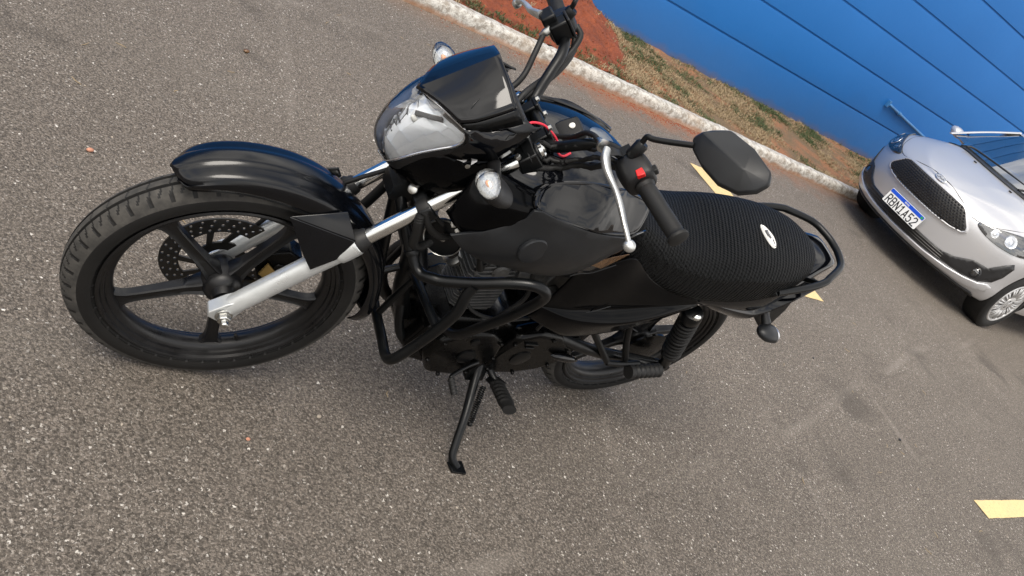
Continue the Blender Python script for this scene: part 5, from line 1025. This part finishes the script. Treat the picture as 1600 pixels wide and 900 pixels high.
for s in (1, -1):
    h = cast((-1, .655*s, .375), (1, 0, 0)); c0_ = A(*h[0])+A(-.006, 0, 0); ax = A(-.92, .38*s, .05)
    mb = MB(); mb.lathe([(.046, -.01), (.046, .006), (.037, .012), (.034, .004)], c0_, ax, 28); fg = mb.build('fog_lamp', M['carblack'], car)
    mb = MB(); mb.lathe([(.033, .004), (.030, .008), (.015, .012), (.002, .013)], c0_, ax, 24); mb.build('lens', M['lens'], fg)
    mb = MB(); mb.lathe([(.033, .003), (.024, -.002), (.010, -.004), (.001, .002)], c0_, ax, 12); mb.build('reflector', M['headl'], fg, smooth=False)
    # head lamp: drawn in plan view over the corner, between wing and bumper
    hp = [(.062, .490, .695), (.085, .500, .712), (.20, .560, .738), (.36, .640, .765), (.50, .695, .785), (.60, .725, .800), (.615, .770, .760), (.54, .785, .700), (.44, .782, .665), (.33, .742, .640), (.22, .665, .628), (.13, .575, .635), (.075, .505, .665)]
    out = []
    for p in hp:
        near = bvh.find_nearest(Vector((p[0], p[1]*s, p[2]))); n_ = near[1]; cdir = Vector((-.5, .55*s, .45)); n_ = n_ if n_.dot(cdir) > 0 else -n_; out.append((near[0], n_))
    ctr = sum((o[0] for o in out), Vector())/len(out); ncr = sum((o[1] for o in out), Vector()).normalized()
    near = bvh.find_nearest(ctr); ctr = near[0]
    def ringk(k, off):
        r = []
        for o_, n_ in [out[i] for i in range(len(out))]:
            q = ctr+(o_-ctr)*k; nn_ = bvh.find_nearest(q); n2 = nn_[1]; n2 = n2 if n2.dot(ncr) > 0 else -n2; r.append(A(*(nn_[0]+n2*off)))
        return r
    mb = MB(); mb.surf([ringk(1.0, .003), ringk(.97, .010), ringk(.8, .011), ringk(.55, .011), ringk(.3, .011), ringk(.05, .011)], 1, 3, cv=True, capu=False); hd = mb.build('headlight', M['lens'], car, angle=60)
    mb = MB(); mb.surf([ringk(1.0, .0035), ringk(.93, .004), ringk(.75, .004), ringk(.4, .004), ringk(.1, .004)], 1, 3, cv=True); mb.build('bezel', M['headdark'], hd, angle=20)
    # lamp bowls
    for (x, y, z, r_) in ((.30, .665, .705, .052), (.19, .585, .690, .034), (.44, .735, .735, .040)):
        nn_ = bvh.find_nearest(Vector((x, y*s, z))); n2 = nn_[1]; n2 = n2 if n2.dot(ncr) > 0 else -n2; ax = A(*(n2+Vector((-1.2, 0, 0)))); mb = MB(); mb.lathe([(r_, 0), (r_*.95, .004), (r_*.8, .002), (r_*.5, .003), (r_*.35, .006), (.001, .007)], A(*(nn_[0]+n2*.004)), n2, 24); mb.build('lamp_bowl', M['headl'], hd, smooth=False)
# number plate
pl = bpy.data.objects.new('number_plate', None)
mb = MB(); pc_ = A(-.018, 0, .392); tl = R_(4)
def PL(y, z, o=0.): return pc_+A(-o+z*math.sin(tl)*1.0, -y, z*math.cos(tl))
def rrect(w, h, r, n=4):
    o = []
    for cx_, cz_, a0 in ((w-r, h-r, 0), (-w+r, h-r, 90), (-w+r, -h+r, 180), (w-r, -h+r, 270)):
        for i in range(n+1): a = R_(a0+90*i/n); o.append((cx_+r*math.cos(a), cz_+r*math.sin(a)))
    return o
mb.prism([PL(y, z) for y, z in rrect(.193, .062, .008)], (.004, 0, 0)); pl = mb.build('number_plate', M['plate'], car, bevel=.0008, smooth=False)
mb = MB(); mb.prism([PL(y, z, .0026) for y, z in ((-.190, .030), (.190, .030), (.190, .055), (.185, .059), (-.185, .059), (-.190, .055))], (.0012, 0, 0)); mb.build('blue_band', M['plateblue'], pl, smooth=False)
mb = MB(); mb.prism([PL(y, z, .0036) for y, z in ((.160, .035), (.182, .035), (.182, .053), (.160, .053))], (.0008, 0, 0)); mb.build('flag_mark', M['green'], pl, smooth=False)
def text(body_, size, w, cy_, cz_, name, mat, par, o, bold=.0):
    cu = bpy.data.curves.new(name, 'FONT'); cu.body = body_; cu.size = size; cu.align_x = 'CENTER'; cu.align_y = 'CENTER'; cu.offset = bold; cu.resolution_u = 3
    ob = bpy.data.objects.new('t', cu); COL.objects.link(ob); bpy.context.view_layer.update(); d_ = bpy.context.evaluated_depsgraph_get(); me_ = bpy.data.meshes.new_from_object(ob.evaluated_get(d_)); bpy.data.objects.remove(ob)
    xs_ = [v.co.x for v in me_.vertices]; k = w/(max(xs_)-min(xs_)); m0 = (max(xs_)+min(xs_))/2
    for v in me_.vertices: q = PL((v.co.x-m0)*k+cy_, v.co.y+cz_, o); v.co = Vector(q)
    me_.name = name; me_.materials.clear(); me_.materials.append(mat); t2 = bpy.data.objects.new(name, me_); COL.objects.link(t2); t2.parent = par; return t2
GL = {'R': [[(0, 0), (0, 1), (.75, 1), (1, .85), (1, .62), (.75, .48), (0, .48)], [(.45, .48), (1, 0)]], 'B': [[(0, 0), (0, 1), (.7, 1), (.95, .87), (.95, .65), (.7, .53), (0, .53)], [(.7, .53), (1, .40), (1, .14), (.75, 0), (0, 0)]],
      'N': [[(0, 0), (0, 1), (1, 0), (1, 1)]], '1': [[(.12, .80), (.55, 1), (.55, 0)], [(.08, 0), (1, 0)]], 'A': [[(0, 0), (.5, 1), (1, 0)], [(.2, .30), (.8, .30)]],
      '5': [[(.95, 1), (.08, 1), (.05, .56), (.7, .60), (1, .44), (1, .16), (.75, 0), (.25, 0), (0, .14)]], '2': [[(0, .82), (.22, 1), (.78, 1), (1, .84), (1, .62), (0, .04), (0, 0), (1, 0)]]}
GW, GH, SW = .0325, .066, .0088
for k, ch in enumerate('RBN1A52'):
    x0 = -.168+k*.0498; mb = MB()
    for st in GL[ch]:
        for (a0, b0), (a1, b1) in zip(st, st[1:]):
            p = A(x0+a0*GW, -.051+b0*GH); q = A(x0+a1*GW, -.051+b1*GH); d_ = q-p; l_ = np.linalg.norm(d_); d_ /= l_; nn_ = A(-d_[1], d_[0])*SW/2; p = p-d_*SW*.42; q = q+d_*SW*.42
            mb.prism([PL(w[0], w[1], .0032) for w in (p-nn_, q-nn_, q+nn_, p+nn_)], (.0010+.00004*len(mb.f)/6, 0, 0))
    mb.build('plate_character', M['ink'], pl, smooth=False)
text('BRASIL', .018, .052, 0, .044, 'band_lettering', M['white'], pl, .0040, .0004)
# washer jets, wipers, cowl
for y in (.2, -.2):
    h = cast((.68, y, 3), (0, 0, -1)); mb = MB(); mb.box(A(*h[0])+A(0, 0, .004), (.022, .026, .010)); mb.build('washer_jet', M['carblack'], car, bevel=.003)
# bonnet shut line
mb = MB(); pts = []
for x, y in [(.66, .66), (.50, .645), (.34, .60), (.20, .52), (.115, .40), (.090, .25), (.085, .1), (.084, 0)]:
    h = cast((x, y, 3), (0, 0, -1)); pts.append(A(*h[0])+A(0, 0, .0004))
pts += [A(p[0], -p[1], p[2]) for p in pts[-2::-1]]; mb.tube(pts, .0022, 6, 4); mb.build('bonnet_gap', M['darkwell'], car)
mb = MB(); rws = []
for y in np.linspace(-.62, .62, 17):
    x0 = .735+.16*(abs(y)/.62)**2.2; a_ = cast((x0, y, 3), (0, 0, -1))[0]; rws.append([A(x0, y, a_.z+.006), A(x0+.05, y, a_.z+.010), A(x0+.14, y, a_.z+.022)])
mb.grid(rws); mb.build('scuttle_panel', M['carblack'], car, solid=.006)
for y0, y1, x1_ in ((.38, -.30, .86), (-.22, -.66, .98)):
    mb = MB(); P0 = A(.80, y0+.04, .985); P1 = A(.87, y0, 1.008); P2 = A(x1_, y1, 1.045); mb.tube([P0, P1, (P1+P2)/2+A(0, 0, .004), P2], [.010, .009, .008, .004], 8); wp = mb.build('wiper', M['carblack'], car)
# greenhouse: pane rings and roof
def ghring(z, xf, xr, w, cf=.16, cr_=.12, zf=None):
    pts = []
    for y in (0, .2, .4, .52, .60): pts.append((xf+cf*(y/.6)**2.2, y*w/.62))
    for t in (.12, .3, .5, .7, .88): pts.append((xf+cf+(xr-cr_-xf-cf)*t, w))
    for y in (.60, .52, .4, .2, 0): pts.append((xr-cr_*(y/.6)**2.2, y*w/.62))
    r = [A(x, y, z+(0 if zf is None else zf(x))) for x, y in pts]; return r+[A(p[0], -p[1], p[2]) for p in r[-2:0:-1]]
R0_ = ghring(.985, .86, 3.60, .725, .14, .1); R1_ = ghring(1.30, 1.50, 3.28, .60, .15, .1); R2_ = ghring(1.385, 1.72, 3.12, .545, .14, .1); R3_ = ghring(1.425, 1.95, 2.95, .42, .1, .1)
n = len(R0_); fr = {i for i in range(0, 4)} | {n-1-i for i in range(0, 4)}
mb = MB()
def sub2(a, b, t): return [p+(q-p)*t for p, q in zip(a, b)]
mb.grid([sub2(R0_, R1_, 0), sub2(R0_, R1_, .5), R1_], cv=True)
gls = mb.build('window_glass', M['pane'], car, angle=60)
mb = MB(); mb.surf([R1_, R2_, R3_], 4, 3, cv=True); mb.add(cat(R3_, 3, True), [tuple(range(n*3))]); mb.build('roof', M['silver'], car, angle=30)
for s in (1, -1):
    for (i, w_, nm_) in ((4, .014, 'front_pillar'), (7, .028, 'door_pillar'), (10, .05, 'rear_pillar')):
        j = i if s > 0 else (n-i) % n; a, b = R0_[j]+A(0, .004*s, 0), R1_[j]+A(0, .004*s, 0); mb = MB(); mb.tube([a-A(.04, 0, .01), (a+b)/2+A(0, .006*s, .01), b+A(.02, 0, .01)], [w_, w_*.9, w_], 10, flat=.55); mb.build(nm_, M['silver'] if i != 7 else M['carblack'], car)
    # door mirror
    F2 = lambda x, y, z: A(x, y*s, z)
    mb = MB(); mb.tube([F2(1.26, .70, .975), F2(1.25, .77, .99)], [.03, .025], 10, sm=False); rows = [[F2(x, .815+.070*k*math.cos(t), 1.00+.045*k*math.sin(t)+.010*k*math.cos(t)) for t in np.linspace(0, 2*math.pi, 14, endpoint=False)] for x, k in ((1.17, .2), (1.18, .6), (1.205, .9), (1.25, 1.), (1.275, .96))]
    mb.surf(rows, 2, 2, cv=True, capu=True); mb.build('door_mirror', M['silver'], car)
    # door shut lines and handles
    for ptsx in ([(1.12, .42), (1.13, .6), (1.17, .80), (1.26, .93)], [(2.10, .28), (2.12, .6), (2.12, .93)], [(1.13, .33), (1.5, .275), (2.1, .275), (2.7, .29)]):
        q = []
        for x, z in cat([A(*p) for p in ptsx], 6): 
            h = cast((x, 3*s, z), (0, -s, 0))
            if h[0] is not None: q.append(A(*h[0])+A(0, .0005*s, 0))
        mb = MB(); mb.tube(q, .0025, 6, sm=False); mb.build('door_gap', M['darkwell'], car)
    h = cast((1.95, 3*s, .80), (0, -s, 0)); mb = MB(); mb.tube([A(*h[0])+A(-.08, 0, 0), A(*h[0])+A(-.05, .03*s, .004), A(*h[0])+A(.05, .03*s, .006), A(*h[0])+A(.08, 0, 0)], .012, 8); mb.build('door_handle', M['silver'], car)
# wheels with multi-spoke covers
def carwheel(x, s):
    y0 = .795*s; mb = MB(); w = .185
    prof = [(.195, .0), (.200, .004), (.215, .008), (.240, .010), (.265, .004), (.280, -.010), (.285, -.03), (.285, -w+.03), (.280, -w+.01), (.26, -w), (.20, -w), (.195, -.10)]
    X = lambda p: A(p[0]+x, y0+p[2]*s, p[1]+WR)
    mb.lathe(prof, (0, 0, 0), (0, 0, 1), 56, closed=True); ty = mb.build('wheel', M['tyre'], car, X, angle=30)
    mb = MB(); mb.lathe([(.194, -.002), (.196, .003), (.190, .006), (.180, .004), (.176, -.008), (.174, -.03), (.02, -.034)], (0, 0, 0), (0, 0, 1), 56); mb.build('rim_back', M['headdark'], ty, X)
    mb = MB(); mb.lathe([(.192, -.001), (.195, .004), (.189, .008), (.178, .006), (.172, -.004), (.172, -.010)], (0, 0, 0), (0, 0, 1), 56)
    for k in range(14):
        for o in (-.085, .085):
            a = 2*math.pi*k/14+o; er, et = A(math.cos(a), math.sin(a), 0), A(-math.sin(a), math.cos(a), 0)
            mb.add([er*.055-et*.006+A(0, 0, .004), er*.055+et*.006+A(0, 0, .004), er*.12+et*.007+A(0, 0, .012), er*.177+et*.010+A(0, 0, .004), er*.177-et*.010+A(0, 0, .004), er*.12-et*.007+A(0, 0, .012)], [(0, 1, 2, 5), (5, 2, 3, 4)])
    mb.lathe([(.07, .002), (.068, .008), (.050, .012), (.03, .013), (.026, .017), (.002, .018)], (0, 0, 0), (0, 0, 1), 40); mb.build('wheel_cover', M['hub'], ty, X, solid=.004, angle=30)
    mb = MB()
    for k in range(4): a = R_(45)+k*math.pi/2; mb.lathe([(.009, 0), (.009, .005), (.004, .006)], (.043*math.cos(a), .043*math.sin(a), .012), (0, 0, 1), 10)
    mb.build('wheel_nuts', M['headdark'], ty, X)
    # arch liner
    mb = MB(); mb.lathe([(.001, -.115), (.324, -.115), (.324, -.012)], (0, 0, 0), (0, 0, 1), 40)
for x in WX:
    for s in (1, -1): carwheel(x, s)
# rear lamps
for s in (1, -1): decal('tail_lamp', M['red'], [(3.45, .80), (3.62, .82), (3.64, .97), (3.50, .98), (3.40, .90)], 'side', .006, .01, sgn=s)
# cabin: dashboard, steering wheel, seats
mb = MB(); mb.surf([[(1.05, -.60, .95), (1.05, 0, .98), (1.05, .60, .95)], [(1.25, -.60, .985), (1.22, 0, 1.005), (1.25, .60, .985)], [(1.42, -.60, .93), (1.42, 0, .95), (1.42, .60, .93)], [(1.44, -.58, .75), (1.44, 0, .75), (1.44, .58, .75)]], 4, 4); mb.build('dashboard', M['interior'], car, solid=.01)
for s in (1, -1):
    mb = MB(); mb.surf([[A(x, .33*s+.23*k*math.cos(t), z+.08*math.sin(t)) for t in np.linspace(0, 2*math.pi, 12, endpoint=False)] for x, z, k in ((1.75, .70, .8), (1.95, .70, 1.), (2.1, .72, 1.))], 2, 1, cv=True, capu=True)
    mb.surf([[A(x+.06*math.cos(t), .33*s+.22*k*math.sin(t), z) for t in np.linspace(0, 2*math.pi, 12, endpoint=False)] for x, z, k in ((2.12, .72, 1.), (2.20, .95, 1.05), (2.28, 1.12, .8), (2.30, 1.17, .45), (2.32, 1.28, .5), (2.33, 1.31, .3))], 3, 1, cv=True, capu=True); mb.build('seat', M['interior2'], car)
mb = MB(); mb.tube([A(1.52+.05*math.sin(t), -.33+.17*math.cos(t), .97+.16*math.sin(t)) for t in np.linspace(0, 2*math.pi, 25)], .014, 8, sm=False); mb.tube([(1.53, -.33, .97), (1.42, -.33, .92)], .03, 8, sm=False); mb.build('steering_wheel', M['interior'], car)
